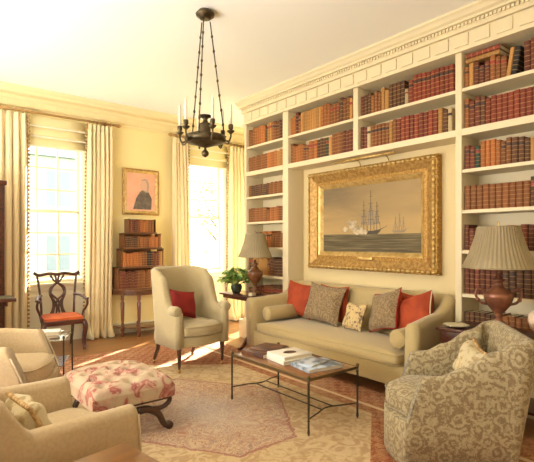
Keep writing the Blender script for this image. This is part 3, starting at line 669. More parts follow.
def cushion_slab(w, d, z0, z1, bow=0., crown=.02, r=.05, name='seat_cushion', m='linen', parent=None, X=None, nu=14):
    P = rounded_poly(w, d, r, bow); c = ((0, 0)); mb = MB(); rings = [(.96, z0), (1., z0+(z1-z0)*.25), (1., z0+(z1-z0)*.75), (.965, z1-.004), (.85, z1+crown*.45), (.5, z1+crown*.9), (.02, z1+crown)]
    vs = []; n = len(P)
    for s_, z in rings: vs += [(x*s_, y*s_, z) for x, y in P]
    fs = [(i*n+k, i*n+(k+1) % n, (i+1)*n+(k+1) % n, (i+1)*n+k) for i in range(len(rings)-1) for k in range(n)] + [tuple(range(n-1, -1, -1)), tuple((len(rings)-1)*n+k for k in range(n))]
    mb.add(vs, fs, 0, X); o = mb.build(name, m, parent, smooth=True)
    for z in (z0+(z1-z0)*.12, z1-(z1-z0)*.10):
        q = MB().tube([(x*1.0, y*1.0, z) for x, y in P+[P[0]]], .005, 5, X=X); q.build('piping', m, o, smooth=True)
    return o
def pillow(name, label, cat, w, h, t, m, loc, rz, tilt=.2, roll=0., pipe=None, group=None, fringe=None, sub_m=None):
    """stands on its lower edge at loc, facing local -y"""
    r = thing(name, label, cat, loc, rz, group)
    X = Rx(-tilt) @ T(0, 0, h/2*(abs(math.cos(roll))+abs(math.sin(roll))*w/h*.9)) @ Ry(roll)
    n = 14; mb = MB()
    for s_ in (-1, 1):
        def f(u, v):
            a, b_ = 2*u-1, 2*v-1; k = max(0, (1-a**4)*(1-b_**4))**.45; pin = 1-.13*(1-abs(a)**2)*abs(b_)**3; pin2 = 1-.13*(1-abs(b_)**2)*abs(a)**3
            return (a*w/2*pin2, s_*t/2*k+.008*math.sin(6*a+4*b_)*k, b_*h/2*pin)
        g_ = MB().grid(f, n, n); fs = g_.f if s_ == -1 else [q[::-1] for q in g_.f]; mb.add(g_.v, fs, 0 if s_ == -1 else (1 if sub_m else 0), X)
    o = mb.build('cover', [m]+([sub_m] if sub_m else []), r, smooth=True)
    q = [(a*w/2*(1-.13*(1-abs(b_)**2)*abs(a)**3), 0, b_*h/2*(1-.13*(1-abs(a)**2)*abs(b_)**3)) for a, b_ in
         [(-1+2*i/10, -1) for i in range(10)] + [(1, -1+2*i/10) for i in range(10)] + [(1-2*i/10, 1) for i in range(10)] + [(-1, 1-2*i/10) for i in range(11)]]
    MB().tube(q, .006 if not fringe else .012, 6, X=X).build('fringe' if fringe else 'piping', fringe or pipe or m, o, smooth=True)
    return r

# ---------------------------------------------------------------- rug
rug = MB().box((-1.40, -2.75, 0), (1.50, 2.45, .012)).build('rug', 'rug', loc=(1.95, 3.28, .001))
tag(rug, 'worn cream and rose patterned carpet with brick-red border under the coffee table', 'rug')
RG = .0135
# ---------------------------------------------------------------- sofa
so = thing('sofa', 'long tan upholstered sofa with low sloping arms in front of the bookcase niche', 'sofa', (3.725, 3.33, RG), -PI/2)
SW, SD = 2.24, .80
ushell(SW, SD, .14, .13, lambda y: interp(y, [(-.40, .705), (.06, .73), (.37, .885)]), .15, lean=.02, back_lean=.03, flare=.07).build('frame', 'sofa', so, smooth=True)
MB().prism(rounded_poly(SW-.02, SD-.02, .05), .13, .31).build('seat_base', 'sofa', so, bevel=.015)
cushion_slab(SW-.24, .70, .31, .415, 0, .03, .04, 'seat_cushion', 'sofa', so, T(0, -.06, 0))
for x in (-1.05, 0, 1.05):
    for y in (-.33, .33): MB().tube([(x, y, 0), (x, y, .14)], [.016, .026], 10).build('leg', 'walnut', so, smooth=True)
def bolster(y, label):
    r = thing('bolster', label, 'bolster', (3.66, y, .452), 0, None)
    mb = MB().lathe([(.02, -.25), (.07, -.245), (.084, -.225), (.086, 0), (.084, .225), (.07, .245), (.02, .25)], n=20, X=T(0, 0, .088) @ Ry(PI/2)); mb.build('cover', 'sofa', r, smooth=True)
    for x in (-.235, .235): MB().tube([(x, .078*math.cos(a*PI/10), .088+.078*math.sin(a*PI/10)) for a in range(21)], .005, 5).build('piping', 'sofa', r, smooth=True)
bolster(4.25, 'round tan bolster against the left arm of the sofa'); bolster(2.41, 'round tan bolster against the right arm of the sofa')
sz = .457
pillow('cushion', 'orange-red square cushion leaning at the left end of the sofa', 'cushion', .46, .42, .15, 'redvelvet', (3.86, 4.19, sz), -PI/2+.12, .24, roll=.10)
pillow('cushion', 'orange-red cushion mostly hidden behind the left brown damask cushion', 'cushion', .44, .43, .08, 'redvelvet', (3.93, 3.64, sz+.005), -PI/2, .06)
pillow('cushion', 'brown damask square cushion, second from the left on the sofa', 'cushion', .56, .44, .14, 'cushdamask', (3.77, 3.70, sz), -PI/2+.0, .28, roll=.07)
pillow('cushion', 'small golden needlepoint cushion with a dark motif in the middle of the sofa', 'cushion', .32, .29, .10, 'needlepoint', (3.74, 3.22, sz), -PI/2-.25, .35, roll=-.06)
pillow('cushion', 'brown damask cushion with a red edge, right of the needlepoint one', 'cushion', .46, .42, .15, 'cushdamask', (3.77, 2.88, sz), -PI/2-.40, .32, roll=-.26, pipe='crimson', sub_m='redvelvet')
pillow('cushion', 'orange-red cushion with pale piping nearest the right arm of the sofa', 'cushion', .46, .40, .16, 'redvelvet', (3.77, 2.53, sz), -PI/2-.35, .32, roll=-.36, pipe='piping')
pillow('cushion', 'orange-red cushion tucked behind the piped red cushion at the right of the sofa', 'cushion', .42, .41, .08, 'redvelvet', (3.94, 2.62, sz+.005), -PI/2, .06, roll=.1)

# ---------------------------------------------------------------- coffee table
ct = thing('coffee_table', 'low iron-framed coffee table with a wooden top on the carpet', 'coffee table', (2.54, 2.825, RG))
tx, ty, tz = .26, .475, .405
MB().box((-tx, -ty, tz-.012), (tx, ty, tz)).build('top', 'tabletop', ct, bevel=.003)
mb = MB()
for a, b_, c, d in ((-tx-.010, -tx, -ty-.010, ty+.010), (tx, tx+.010, -ty-.010, ty+.010), (-tx, tx, -ty-.010, -ty), (-tx, tx, ty, ty+.010)): mb.box((a, c, tz-.020), (b_, d, tz+.002))
mb.build('top_frame', 'darkbrass', ct, bevel=.002)
for sx in (-1, 1):
    for sy in (-1, 1):
        x, y = sx*(tx+.007), sy*(ty+.007)
        l = MB().lathe([(.005, 0), (.011, .02), (.008, .045), (.008, .10), (.011, .105), (.008, .11), (.009, tz-.04), (.013, tz-.035), (.009, tz-.03), (.010, tz)], (x, y, 0), 10).build('leg', 'iron', ct, smooth=True)
        MB().sphere((x, y, tz+.012), .015, 8).build('finial', 'darkbrass', l, smooth=True)
mb = MB()
for sy in (-1, 1): mb.tube(bez([(-tx, sy*ty, .115), (-tx*.5, sy*(ty-.035), .12), (0, sy*(ty-.075), .12), (tx*.5, sy*(ty-.035), .12), (tx, sy*ty, .115)], 6), .006, 6)
for x in (-.06, .06): mb.tube([(x, -ty+.07, .12), (x, ty-.07, .12)], .006, 6)
mb.build('stretcher', 'iron', ct, smooth=True)
def big_book(w, h, t, m, loc, rz, label, group=None, jacket=None):
    r = thing('coffee_table_book', label, 'book', loc, rz, group)
    mb = MB(); mb.box((-w/2, -h/2, 0), (w/2, h/2, .003)); mb.box((-w/2, -h/2, t-.003), (w/2, h/2, t)); mb.box((-w/2-.002, -h/2, 0), (-w/2+.003, h/2, t)); mb.build('cover', m, r, bevel=.001)
    MB().box((-w/2+.003, -h/2+.005, .003), (w/2-.005, h/2-.005, t-.003)).build('pages', 'paper', r)
    if jacket: MB().prism([(.06*math.cos(a*PI/8), .045*math.sin(a*PI/8)) for a in range(16)], t, t+.0012).build('cover_picture', jacket, r)
TZ = RG+tz+.001
big_book(.30, .27, .035, 'darkcover', (2.50, 3.13, TZ), .1, 'thick dark brown book at the far end of the coffee table')
big_book(.26, .25, .012, 'darkcover', (2.56, 3.14, TZ+.036), .3, 'thin dark book lying on the thick dark brown book')
big_book(.31, .27, .028, 'whitecover', (2.54, 2.84, TZ), -.12, 'large white book, lower one of the middle pile on the coffee table')
big_book(.29, .25, .028, 'whitecover', (2.545, 2.85, TZ+.029), -.08, 'white book with dark oval picture on top of the middle pile of coffee table books', jacket='darkcover')
big_book(.33, .26, .024, 'bluecover', (2.56, 2.545, TZ), -.15, 'blue and white book at the near end of the coffee table')
big_book(.24, .17, .014, 'bluecover', (2.53, 2.58, TZ+.025), .2, 'smaller blue and white book lying on the blue book at the near end')
# ---------------------------------------------------------------- wing chair
wc = thing('wing_chair', 'pale upholstered wing chair with a crimson cushion by the window', 'armchair', (2.555, 4.60, RG), .06)
ushell(.68, .62, .24, .085, lambda y: interp(y, [(-.24, .655), (-.12, .70), (.02, 1.0), (.14, 1.075), (.3, 1.10)]), .26, lean=.01, back_lean=.10, n=9, ns=16).build('back_and_wings', 'wing', wc, smooth=True)
MB().prism(rounded_poly(.60, .60, .08, .05), .262, .38).build('seat_base', 'wing', wc, bevel=.02, seg=3)
cushion_slab(.50, .50, .38, .49, .04, .03, .06, 'seat_cushion', 'wing', wc, T(0, -.09, 0))
for s_ in (-1, 1):   # rolled arm fronts
    X = T(s_*.325, -.30, .655) @ Rx(PI/2); MB().lathe([(.02, -.12), (.050, -.11), (.056, -.02), (.050, .010), (.03, .016), (.008, .018)], n=16, X=X).build('arm_roll', 'wing', wc, smooth=True)
for x, y, fx, fy in ((-.28, -.27, 0, -.02), (.28, -.27, 0, -.02), (-.24, .24, -.02, .07), (.24, .24, .02, .07)):
    if y < 0: l = MB().lathe([(.012, .04), (.014, .06), (.020, .10), (.016, .11), (.028, .25), (.030, .28)], (x, y, 0), 12).build('leg', 'darkwood', wc, smooth=True)
    else: l = MB().tube(bez([(x, y, .28), (x, y+.01, .18), (x+fx, y+fy*.5, .09), (x+fx, y+fy, .04)], 5), [.028-.0007*i for i in range(16)], 8).build('leg', 'darkwood', wc, smooth=True)
    MB().lathe([(.008, .0), (.018, .006), (.020, .018), (.016, .03), (.009, .042)], (x+(fx if y > 0 else 0), y+(fy if y > 0 else 0), 0), 12).build('caster', 'brass', l, smooth=True)
pillow('cushion', 'crimson square cushion standing in the pale wing chair', 'cushion', .42, .31, .13, 'crimson', (2.47, 4.52, RG+.515), .28, .30, roll=.20)

# ---------------------------------------------------------------- tub armchairs at the left
def tub(loc, rz, label, m, w=.76, d=.82, rk=.07, dh=0.):
    r = thing('armchair', label, 'armchair', loc, rz)
    o = ushell(w, d, .26, .10, lambda y: interp(y, [(-.41, .60+dh), (.08, .615+dh), (.24, .80), (.41, .89)]), .10, lean=.04, back_lean=.16, n=8, ns=18, rake=rk).build('arms_and_back', m, r, smooth=True)
    MB().prism(rounded_poly(w-.02, d+.02, .06, .03), .02, .30).build('skirt', m, r, bevel=.012)
    cushion_slab(w-.24, d-.20, .30, .44, .03, .035, .07, 'seat_cushion', m, r, T(0, -.11, 0))
    for s_ in (-1, 1):
        zz = [.12, .25, .33, .41, .49, .56]
        MB().tube([(s_*(w/2+.04*(z-.10)+.001), -d/2-.002+rk*min(1, max(0, (z-.25)/(.35+dh)))**1.3, z) for z in zz], .006, 6).build('piping', 'piping', r, smooth=True)
    return r
tub((.555, 4.19, .002), math.radians(60), 'pale linen tub armchair at the left edge, beside the small metal side table', 'linen', rk=.15, dh=.035)
tub((.44, 2.41, RG), math.radians(100), 'pale linen tub armchair in the left foreground, nearest the camera', 'linen', rk=.03)
pillow('cushion', 'cream figured cushion with brown trim in the nearest tub armchair', 'cushion', .30, .20, .11, 'creamdamask', (.52, 2.36, RG+.48), math.radians(97), .5, fringe='fringe')
pillow('cushion', 'pale cushion in the tub armchair at the left edge', 'cushion', .36, .32, .13, 'creamdamask', (.40, 4.27, .475), math.radians(60), .35)

# ---------------------------------------------------------------- damask armchair, right foreground
da = thing('armchair', 'damask-covered armchair with swooping arms in the right foreground', 'armchair', (2.825, 1.58, .002), math.radians(219))
DW, DD = .70, .62
ushell(DW, DD, .045, .09, lambda y: interp(y, [(-.34, .585), (-.17, .60), (.02, .66), (.20, .765), (.33, .84)]), .06, lean=.05, back_lean=.15, n=4, ns=18, rake=.10).build('arms_and_back', 'damask', da, smooth=True)
MB().prism(rounded_poly(DW-.01, DD+.02, .05, .10), .015, .30).build('skirt', 'damask', da, bevel=.012)
cushion_slab(DW-.19, DD-.10, .30, .43, .10, .035, .06, 'seat_cushion', 'damask', da, T(0, -.05, 0))
pillow('cushion', 'cream bolster-like cushion with brown fringe in the damask armchair', 'cushion', .40, .26, .14, 'creamdamask', (2.88, 1.53, .475), math.radians(219), .45, roll=.05, fringe='fringe')

# ---------------------------------------------------------------- carved open armchair by the left window
cc = thing('carved_armchair', 'dark carved open armchair with pierced splat and orange-red seat at the left window', 'chair', (1.64, 6.32, 0), -.06)
MB().prism([(-.25, -.23), (.25, -.23), (.20, .20), (-.20, .20)], .345, .405).build('seat_rail', 'mahogany', cc, bevel=.006)
cushion_slab(.46, .42, .405, .435, .0, .03, .04, 'seat', 'orangeseat', cc, T(0, -.01, 0))
for s_ in (-1, 1):
    MB().tube(bez([(s_*.235, -.215, .37), (s_*.25, -.235, .31), (s_*.235, -.22, .18), (s_*.235, -.225, .07), (s_*.245, -.245, .02)], 5), [.034]*5+[.032-.001*i for i in range(10)]+[.019, .019, .022, .028, .03, .03], 8).build('front_leg', 'mahogany', cc, smooth=True)
    MB().tube([(s_*.19, .19, .36), (s_*.185, .22, .18), (s_*.18, .28, .0)], [.022, .020, .018], 8).build('rear_leg', 'mahogany', cc, smooth=True)
    MB().tube(bez([(s_*.20, .20, .36), (s_*.205, .21, .55), (s_*.22, .235, .75), (s_*.245, .275, .955)], 5), .019, 8, flat=.8).build('back_post', 'mahogany', cc, smooth=True)
    MB().tube(bez([(s_*.205, .215, .69), (s_*.25, .10, .685), (s_*.30, -.06, .655), (s_*.295, -.15, .66), (s_*.27, -.17, .645)], 5), .017, 8, flat=1.2).build('arm', 'mahogany', cc, smooth=True)
    MB().tube(bez([(s_*.245, -.08, .38), (s_*.26, -.06, .47), (s_*.30, -.10, .57), (s_*.295, -.12, .65)], 5), .016, 8).build('arm_support', 'mahogany', cc, smooth=True)
MB().tube(bez([(-.285, .275, .99), (-.22, .275, .955), (-.10, .275, .975), (0, .272, .962), (.10, .275, .975), (.22, .275, .955), (.285, .275, .99)], 5), .021, 8, flat=.7).build('crest_rail', 'mahogany', cc, smooth=True)
mb = MB(); yb = lambda z: .205+(z-.41)*.12
for pts in ([(-.05, .41), (-.035, .52), (.0, .62), (.06, .70), (.065, .77), (.02, .83), (-.03, .88), (-.07, .955)], [(-.02, .41), (-.01, .55), (-.065, .68), (-.055, .78), (0, .86), (.02, .955)],
            [(-.085, .41), (-.05, .50), (-.045, .60), (-.075, .70), (-.07, .78), (-.02, .84)]):
    for s_ in (-1, 1): mb.tube(bez([(s_*x*1.25, yb(z), z) for x, z in pts], 5), .0145, 6)
mb.box((-.09, .195, .405), (.09, .215, .43)); mb.build('splat', 'mahogany', cc, smooth=True)

# ---------------------------------------------------------------- tufted bench
be = thing('bench', 'tufted cream bench with faded red flowers on curved dark legs', 'bench', (1.29, 3.43, RG), 0)
bw, bd = .60, .74; tufts = [(-.19+.19*i, -.26+.175*j) for i in range(3) for j in range(4)] + [(-.095+.19*i, -.17+.175*j) for i in range(2) for j in range(3)]
def ftop(u, v):
    a, b_ = 2*u-1, 2*v-1; e = max(0, (1-abs(a)**5)*(1-abs(b_)**5))**.4; x, y = a*bw/2, b_*bd/2
    dmp = sum(math.exp(-((x-p)**2+(y-q)**2)/.0011) for p, q in tufts)
    return (x*(1+.02*e), y*(1+.02*e), .325+.085*e-.045*min(1, dmp)+.008*math.sin(9*x+4*y))
mb = MB().grid(ftop, 40, 48); P = rounded_poly(bw, bd, .03)
o = mb.build('cushion_top', 'floral', be, smooth=True)
mb = MB().grid(lambda u, v: (lambda p: (p[0], p[1], .25+.08*v))((lambda k: ((-bw/2+bw*k*4, -bd/2) if k < .25 else (bw/2, -bd/2+bd*(k-.25)*4) if k < .5 else (bw/2-bw*(k-.5)*4, bd/2) if k < .75 else (-bw/2, bd/2-bd*(k-.75)*4)))(min(u, .9999))), 32, 3)
mb.box((-bw/2+.004, -bd/2+.004, .245), (bw/2-.004, bd/2-.004, .28)); mb.build('border', 'floral', be, smooth=False)
for p, q in tufts: MB().sphere((p, q, .369), .009, 6, 0, (1, 1, .5)).build('button', 'floral', be, smooth=True)
for sy in (-1, 1):
    MB().tube([(-bw/2+.04, sy*(bd/2-.03), .24), (bw/2-.04, sy*(bd/2-.03), .24)], .016, 8).build('rail', 'darkwood', be, smooth=True)
    for sx in (-1, 1):
        y = sy*(bd/2-.03); l = MB().tube(bez([(sx*.02, y, .185), (sx*.10, y, .18), (sx*.18, y, .13), (sx*.225, y, .05), (sx*.265, y, .022)], 6), [.030-.0004*i for i in range(25)], 8).build('leg', 'darkwood', be, smooth=True)
        MB().tube(bez([(sx*.10, y, .18), (sx*.20, y, .17), (sx*.265, y, .20), (sx*.27, y, .245)], 5), .018, 8).build('scroll', 'darkwood', l, smooth=True)
        MB().lathe([(.012, -.022), (.028, -.02), (.030, 0), (.028, .02), (.012, .022)], n=14, X=T(sx*.265, y, .030) @ Rx(PI/2)).build('foot', 'darkwood', l, smooth=True)
MB().tube([(0, -bd/2+.03, .185), (0, bd/2-.03, .185)], .014, 8).build('stretcher', 'darkwood', be, smooth=True)

# ---------------------------------------------------------------- small metal side table
st = thing('side_table', 'small dark metal side table with a light top beside the left tub armchair', 'side table', (1.17, 4.90, 0), math.radians(-25))
MB().box((-.17, -.24, .445), (.17, .24, .46)).build('top', 'chrome', st, bevel=.003)
MB().box((-.15, -.22, .20), (.15, .22, .208)).build('shelf', 'chrome', st)
for sx in (-1, 1):
    for sy in (-1, 1):
        l = MB().lathe([(.010, 0), (.008, .02), (.007, .1), (.007, .20), (.010, .205), (.007, .215), (.007, .47), (.012, .48), (.012, .49), (.003, .50)], (sx*.165, sy*.235, 0), 10).build('leg', 'iron', st, smooth=True)
big_book(.20, .16, .03, 'darkcover', (1.13, 4.83, .461), -.2, 'dark book under the white one on the small metal side table')
big_book(.22, .18, .035, 'whitecover', (1.135, 4.84, .492), -.35, 'white book on top of the small pile on the metal side table')
tr_ = thing('dish', 'small white dish on the metal side table', 'dish', (1.27, 5.03, .461)); MB().lathe([(.03, 0), (.045, .004), (.06, .018), (.056, .018), (.03, .006)], n=20).build('bowl', 'whitecover', tr_, smooth=True)

# ---------------------------------------------------------------- lamps and their tables
def lamp(loc, label, shade_r, shade_h, top_r, m_body, handles, rz=0):
    r = thing('table_lamp', label, 'lamp', loc, rz)
    MB().lathe([(.085, 0), (.085, .02), (.07, .03), (.07, .05), (.06, .055)], n=4 if not handles else 24, X=Rz(PI/4)).build('base', m_body, r, bevel=.003)
    MB().lathe([(.055, .055), (.05, .075), (.022, .095), (.018, .115), (.03, .125), (.02, .135), (.045, .16), (.088, .215), (.105, .265), (.108, .29), (.10, .305), (.07, .325), (.045, .345), (.03, .37), (.03, .39), (.045, .40), (.045, .41), (.02, .42), (.016, .46)], n=28).build('urn_body', m_body, r, smooth=True)
    if handles:
        for s_ in (-1, 1):
            MB().tube(bez([(s_*.085, 0, .215), (s_*.13, 0, .23), (s_*.165, 0, .285), (s_*.15, 0, .335), (s_*.115, 0, .325), (s_*.10, 0, .30)], 6), .010, 8).build('handle', m_body, r, smooth=True)
            MB().sphere((s_*.15, 0, .25), .016, 8).build('handle_boss', m_body, r, smooth=True)
    MB().tube([(0, 0, .45), (0, 0, .50+shade_h*.9)], .006, 8).build('stem', 'brass', r, smooth=True)
    z0 = .50; n = 96; mb = MB(); vs = []
    for i in range(9):
        v = i/8; rr_ = shade_r+(top_r-shade_r)*v-.012*math.sin(PI*v)
        for k in range(n): a = 2*PI*k/n; q = rr_+.0022*(1 if k % 2 else -1); vs.append((q*math.cos(a), q*math.sin(a), z0+shade_h*v))
    mb.add(vs, [(i*n+k, i*n+(k+1) % n, (i+1)*n+(k+1) % n, (i+1)*n+k) for i in range(8) for k in range(n)])
    sh_ = mb.build('lamp_shade', 'shade', r, solid=.003)
    for rr_, z in ((shade_r, z0), (top_r, z0+shade_h)): MB().tube([(rr_*math.cos(a*PI/24), rr_*math.sin(a*PI/24), z) for a in range(49)], .005, 6).build('trim_band', 'shade', sh_, smooth=True)
    mb = MB(); 
    for k in range(3): a = k*2*PI/3; mb.tube([(0, 0, z0+shade_h-.02), (top_r*math.cos(a), top_r*math.sin(a), z0+shade_h-.005)], .002, 5)
    mb.lathe([(.004, z0+shade_h-.02), (.010, z0+shade_h), (.004, z0+shade_h+.02), (.008, z0+shade_h+.03), (.002, z0+shade_h+.045)], n=10); mb.build('finial', 'brass', r, smooth=True)
    return r
lt = thing('pedestal_table', 'narrow dark table on a turned pillar between the window and the sofa', 'side table', (3.665, 4.975, 0))
MB().box((-.21, -.37, .675), (.21, .37, .70)).build('top', 'mahogany', lt, bevel=.006)
MB().box((-.17, -.33, .63), (.17, .33, .675)).build('apron', 'mahogany', lt, bevel=.004)
for yy in (-.13,):
    MB().lathe([(.05, .10), (.055, .14), (.04, .17), (.028, .19), (.034, .22), (.05, .27), (.036, .31), (.026, .33), (.034, .44), (.038, .52), (.028, .56), (.045, .59), (.045, .63)], (0, yy, 0), 20).build('pillar', 'redwood', lt, smooth=True)
    for k in range(3):
        a = k*2*PI/3+3.4; c, s_ = math.cos(a), math.sin(a)
        MB().tube(bez([(0, yy, .16), (c*.10, yy+s_*.10, .14), (c*.20, yy+s_*.20, .055), (c*.27, yy+s_*.27, .022), (c*.30, yy+s_*.30, .035)], 5), [.032-.0008*i for i in range(21)], 8).build('leg', 'redwood', lt, smooth=True)
lamp((3.70, 4.84, .701), 'urn-shaped brown table lamp with pleated shade on the table left of the sofa', .225, .31, .125, 'walnut', False)
bx = thing('box', 'tiny ivory box on the dark table beside the left lamp', 'box', (3.56, 4.72, .701), .2); MB().box((-.04, -.03, 0), (.04, .03, .03)).build('body', 'paper', bx, bevel=.002); MB().box((-.042, -.032, .03), (.042, .032, .04)).build('lid', 'ornament', bx, bevel=.003)
po = thing('potted_plant', 'leafy green plant in a dark pot on the table left of the sofa', 'plant', (3.60, 5.13, .701))
MB().lathe([(.045, 0), (.055, .01), (.075, .06), (.078, .09), (.065, .11), (.07, .12), (.06, .12), (.055, .10)], n=20).build('pot', 'pot', po, smooth=True)
rp = random.Random(9)
for part, mname, cnt in (('foliage', 'leaf', 170), ('shaded_foliage', 'leafdark', 50)):  # two leaf greens, the darker leaves scattered at random among the others
    mb = MB()
    for k in range(cnt):
        a = rp.uniform(0, 2*PI); el = rp.uniform(.1, 1.4); R_ = rp.uniform(.11, .26); c = Vector((math.cos(a)*math.cos(el)*R_, math.sin(a)*math.cos(el)*R_*1.1, .13+math.sin(el)*R_*.75+.01))
        L_ = rp.uniform(.035, .06); W_ = L_*.55; X = T(*c) @ Rz(a) @ Ry(rp.uniform(-.4, .7)) @ Rx(rp.uniform(-.5, .5))
        mb.add([(-L_, 0, 0), (-L_*.4, -W_, .006), (L_*.4, -W_*.8, .004), (L_, 0, -.012), (L_*.4, W_*.8, .004), (-L_*.4, W_, .006), (0, 0, -.006)], [(0, 1, 6), (1, 2, 6), (2, 3, 6), (3, 4, 6), (4, 5, 6), (5, 0, 6)], 0, X)
        if k % 4 == 0: mb.tube([(0, 0, .10), c*.6+Vector((0, 0, .05)), c], .0018, 4)
    mb.build(part, mname, po)
rt = thing('console_table', 'dark side table behind the damask armchair carrying the copper urn lamp', 'side table', (3.68, 1.62, 0))
MB().box((-.22, -.44, .67), (.22, .44, .70)).build('top', 'mahogany', rt, bevel=.006)
MB().box((-.19, -.41, .56), (.19, .41, .67)).build('apron', 'mahogany', rt, bevel=.004)
dr = MB().box((-.205, -.20, .575), (-.19, .20, .66)).build('drawer', 'mahogany', rt, bevel=.003); MB().sphere((-.215, 0, .617), .012, 8).build('knob', 'brass', dr, smooth=True)
for sx in (-1, 1):
    for sy in (-1, 1): MB().tube([(sx*.165, sy*.385, .56), (sx*.165, sy*.385, .05), (sx*.17, sy*.39, 0)], [.024, .014, .016], 8).build('leg', 'mahogany', rt, smooth=True)
MB().box((-.17, -.38, .16), (.17, .38, .18)).build('lower_shelf', 'mahogany', rt)
lamp((3.62, 1.62, .701), 'copper urn lamp with scrolled handles and pleated shade at the right', .262, .315, .15, 'copper', True, -.9)
ty_ = thing('tray', 'shallow silver dish on the dark table beside the copper urn lamp', 'dish', (3.55, 1.93, .701)); MB().lathe([(.06, 0), (.07, .004), (.10, .018), (.105, .024), (.098, .022), (.06, .008)], n=24).build('bowl', 'silver', ty_, smooth=True)
vs_ = thing('vase', 'round rose-patterned porcelain jar at the right edge beside the copper lamp', 'vase', (3.62, 1.30, .701)); MB().lathe([(.045, 0), (.05, .008), (.045, .02), (.085, .07), (.105, .12), (.10, .17), (.07, .20), (.05, .21), (.055, .225), (.045, .225)], n=24).build('body', 'porcelain', vs_, smooth=True)

# ---------------------------------------------------------------- half-round table and tiered book shelves
ht = thing('half_round_table', 'half-round wooden table with turned legs against the wall between the windows', 'table', (2.90, 6.80, 0))
def half(r, n=18): return [(r*math.cos(PI+PI*i/n), r*.95*math.sin(PI+PI*i/n)) for i in range(n+1)]
MB().prism(half(.46), .665, .69).build('top', 'walnut', ht, bevel=.004)
MB().prism(half(.42), .61, .665).build('apron', 'walnut', ht)
MB().prism(half(.40), .115, .135).build('lower_shelf', 'walnut', ht)
for a in (PI+.62, PI+1.2, 2*PI-1.2, 2*PI-.62):
    x, y = .43*math.cos(a), .41*math.sin(a); MB().lathe([(.016, 0), (.026, .02), (.026, .05), (.016, .07), (.03, .09), (.03, .15), (.018, .17), (.026, .19), (.018, .21), (.024, .25), (.030, .50), (.018, .53), (.028, .56), (.02, .58), (.028, .60), (.028, .62)], (x, y-.01, 0), 14).build('leg', 'redwood', ht, smooth=True)
urn = thing('finial_ornament', 'small dark turned ornament on the lower shelf of the half-round table', 'ornament', (2.78, 6.52, .136)); MB().lathe([(.03, 0), (.035, .01), (.015, .03), (.03, .06), (.015, .09), (.01, .12), (.004, .14)], n=14).build('body', 'mahogany', urn, smooth=True)
bs = thing('tiered_bookshelf', 'stepped four-tier wooden book stand standing on the half-round table', 'book stand', (2.88, 6.78, .691))
tiers = [(.40, 0, .30), (.335, .33, .25), (.295, .61, .22), (.215, .84, .20)]
for i, (hw, z, bh) in enumerate(tiers):
    dpt = .30 if i == 0 else .27-.01*i
    mb = MB().box((-hw, -dpt, z), (hw, 0, z+.018)); 
    mb.build('shelf', 'walnut', bs, bevel=.002)
    nz_ = tiers[i+1][1] if i < 3 else z+.22
    for s_ in (-1, 1): MB().box((s_*hw-(.012 if s_ > 0 else 0), -dpt*.8, z+.018), (s_*hw+(.012 if s_ < 0 else 0), 0, nz_-.002)).build('side', 'walnut', bs)
    if i < 3: MB().box((-hw, -dpt*.85, nz_-.014), (hw, 0, nz_-.001)).build('upper_board', 'walnut', bs)
MB().box((-.21, -.015, 0), (.21, 0, 1.06)).build('back_board', 'walnut', bs)
rowc = [[('dark red', 6), ('brown', 5), ('tan', 2), ('dark brown', 3)], [('orange-brown', 6), ('brown', 2), ('black', 2), ('dark red', 3), ('tan', 1)], [('dark brown', 4), ('brown', 4), ('orange-brown', 7)], [('dark red', 3), ('orange-brown', 3), ('brown', 4), ('dark brown', 3)]]
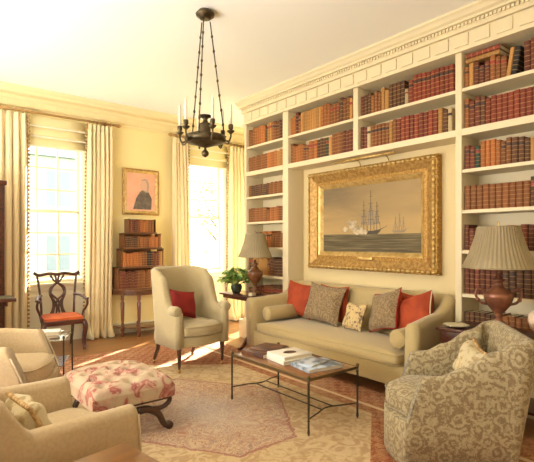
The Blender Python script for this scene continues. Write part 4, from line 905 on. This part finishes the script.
for i, (hw, z, bh) in enumerate(tiers):
    x = 2.88-hw+.016; q = 0; hgt = bh-.035 if i < 3 else .185; dpt = .30 if i == 0 else .27-.01*i; nm = ['bottom', 'second', 'third', 'top'][i]
    for k, cnt in rowc[i]:
        for _ in range(cnt):
            w_ = RB.choice([.040, .048, .052, .044]); h_ = round((hgt-RB.choice([0, 0, .012, .024]))/.004)*.004
            if x+w_ > 2.88+hw-.014: break
            o = add_book(k, w_-.002, h_, .16, (x+w_/2, 6.78-dpt+.10, .691+z+.0185), PI/2, '%s book, %s from left on the %s tier of the stepped book stand' % (k, ORD[q], nm), 'books on the stepped book stand')
            x += w_; q += 1
# ---------------------------------------------------------------- dark desk at the left edge, table in the foreground
sd = thing('secretary_desk', 'tall dark mahogany secretary desk at the left edge in front of the curtain', 'desk', (.60, 6.12, 0))
MB().box((-.33, -.20, .06), (.33, .26, 2.05)).build('body', 'mahogany', sd, bevel=.006)
MB().box((-.35, -.22, 2.05), (.35, .27, 2.10)).build('cornice', 'mahogany', sd, bevel=.01)
fl_ = MB().box((-.30, -.56, .75), (.385, -.205, .79)).build('fall_front', 'mahogany', sd, bevel=.006)
MB().box((-.27, -.53, .79), (.35, -.22, .793)).build('writing_surface', 'greenleather', fl_)
for x in (-.24, .30): MB().box((x-.012, -.50, .70), (x+.012, -.20, .75)).build('support', 'mahogany', sd)
for k in range(3):
    dr = MB().box((-.30, -.215, .12+k*.19), (.30, -.20, .29+k*.19)).build('drawer', 'mahogany', sd, bevel=.004)
    for x in (-.16, .16): MB().tube([(x-.03, -.222, .2+k*.19), (x, -.232, .19+k*.19), (x+.03, -.222, .2+k*.19)], .004, 6).build('handle', 'brass', dr)
for s_ in (-1, 1):
    dd = MB().box((s_*.155-.145, -.215, .86), (s_*.155+.145, -.20, 2.0)).build('door', 'mahogany', sd, bevel=.004); MB().sphere((s_*.03, -.225, 1.4), .01, 8).build('knob', 'brass', dd, smooth=True)
    for yy in (-.16, .22): MB().lathe([(.02, 0), (.03, .03), (.035, .06)], (s_*.28, yy, 0), 12).build('foot', 'mahogany', sd, smooth=True)
ft = thing('wooden_table', 'honey-brown wooden table whose corner shows at the bottom edge of the photo', 'table', (.46, 1.44, RG), math.radians(10.5))
MB().box((-.30, -.30, .555), (.30, .30, .58)).build('top', 'honeywood', ft, bevel=.005)
MB().box((-.27, -.27, .48), (.27, .27, .555)).build('apron', 'honeywood', ft, bevel=.003)
for sx in (-1, 1):
    for sy in (-1, 1): MB().tube([(sx*.25, sy*.25, .48), (sx*.25, sy*.25, 0)], [.025, .016], 8).build('leg', 'honeywood', ft, smooth=True)
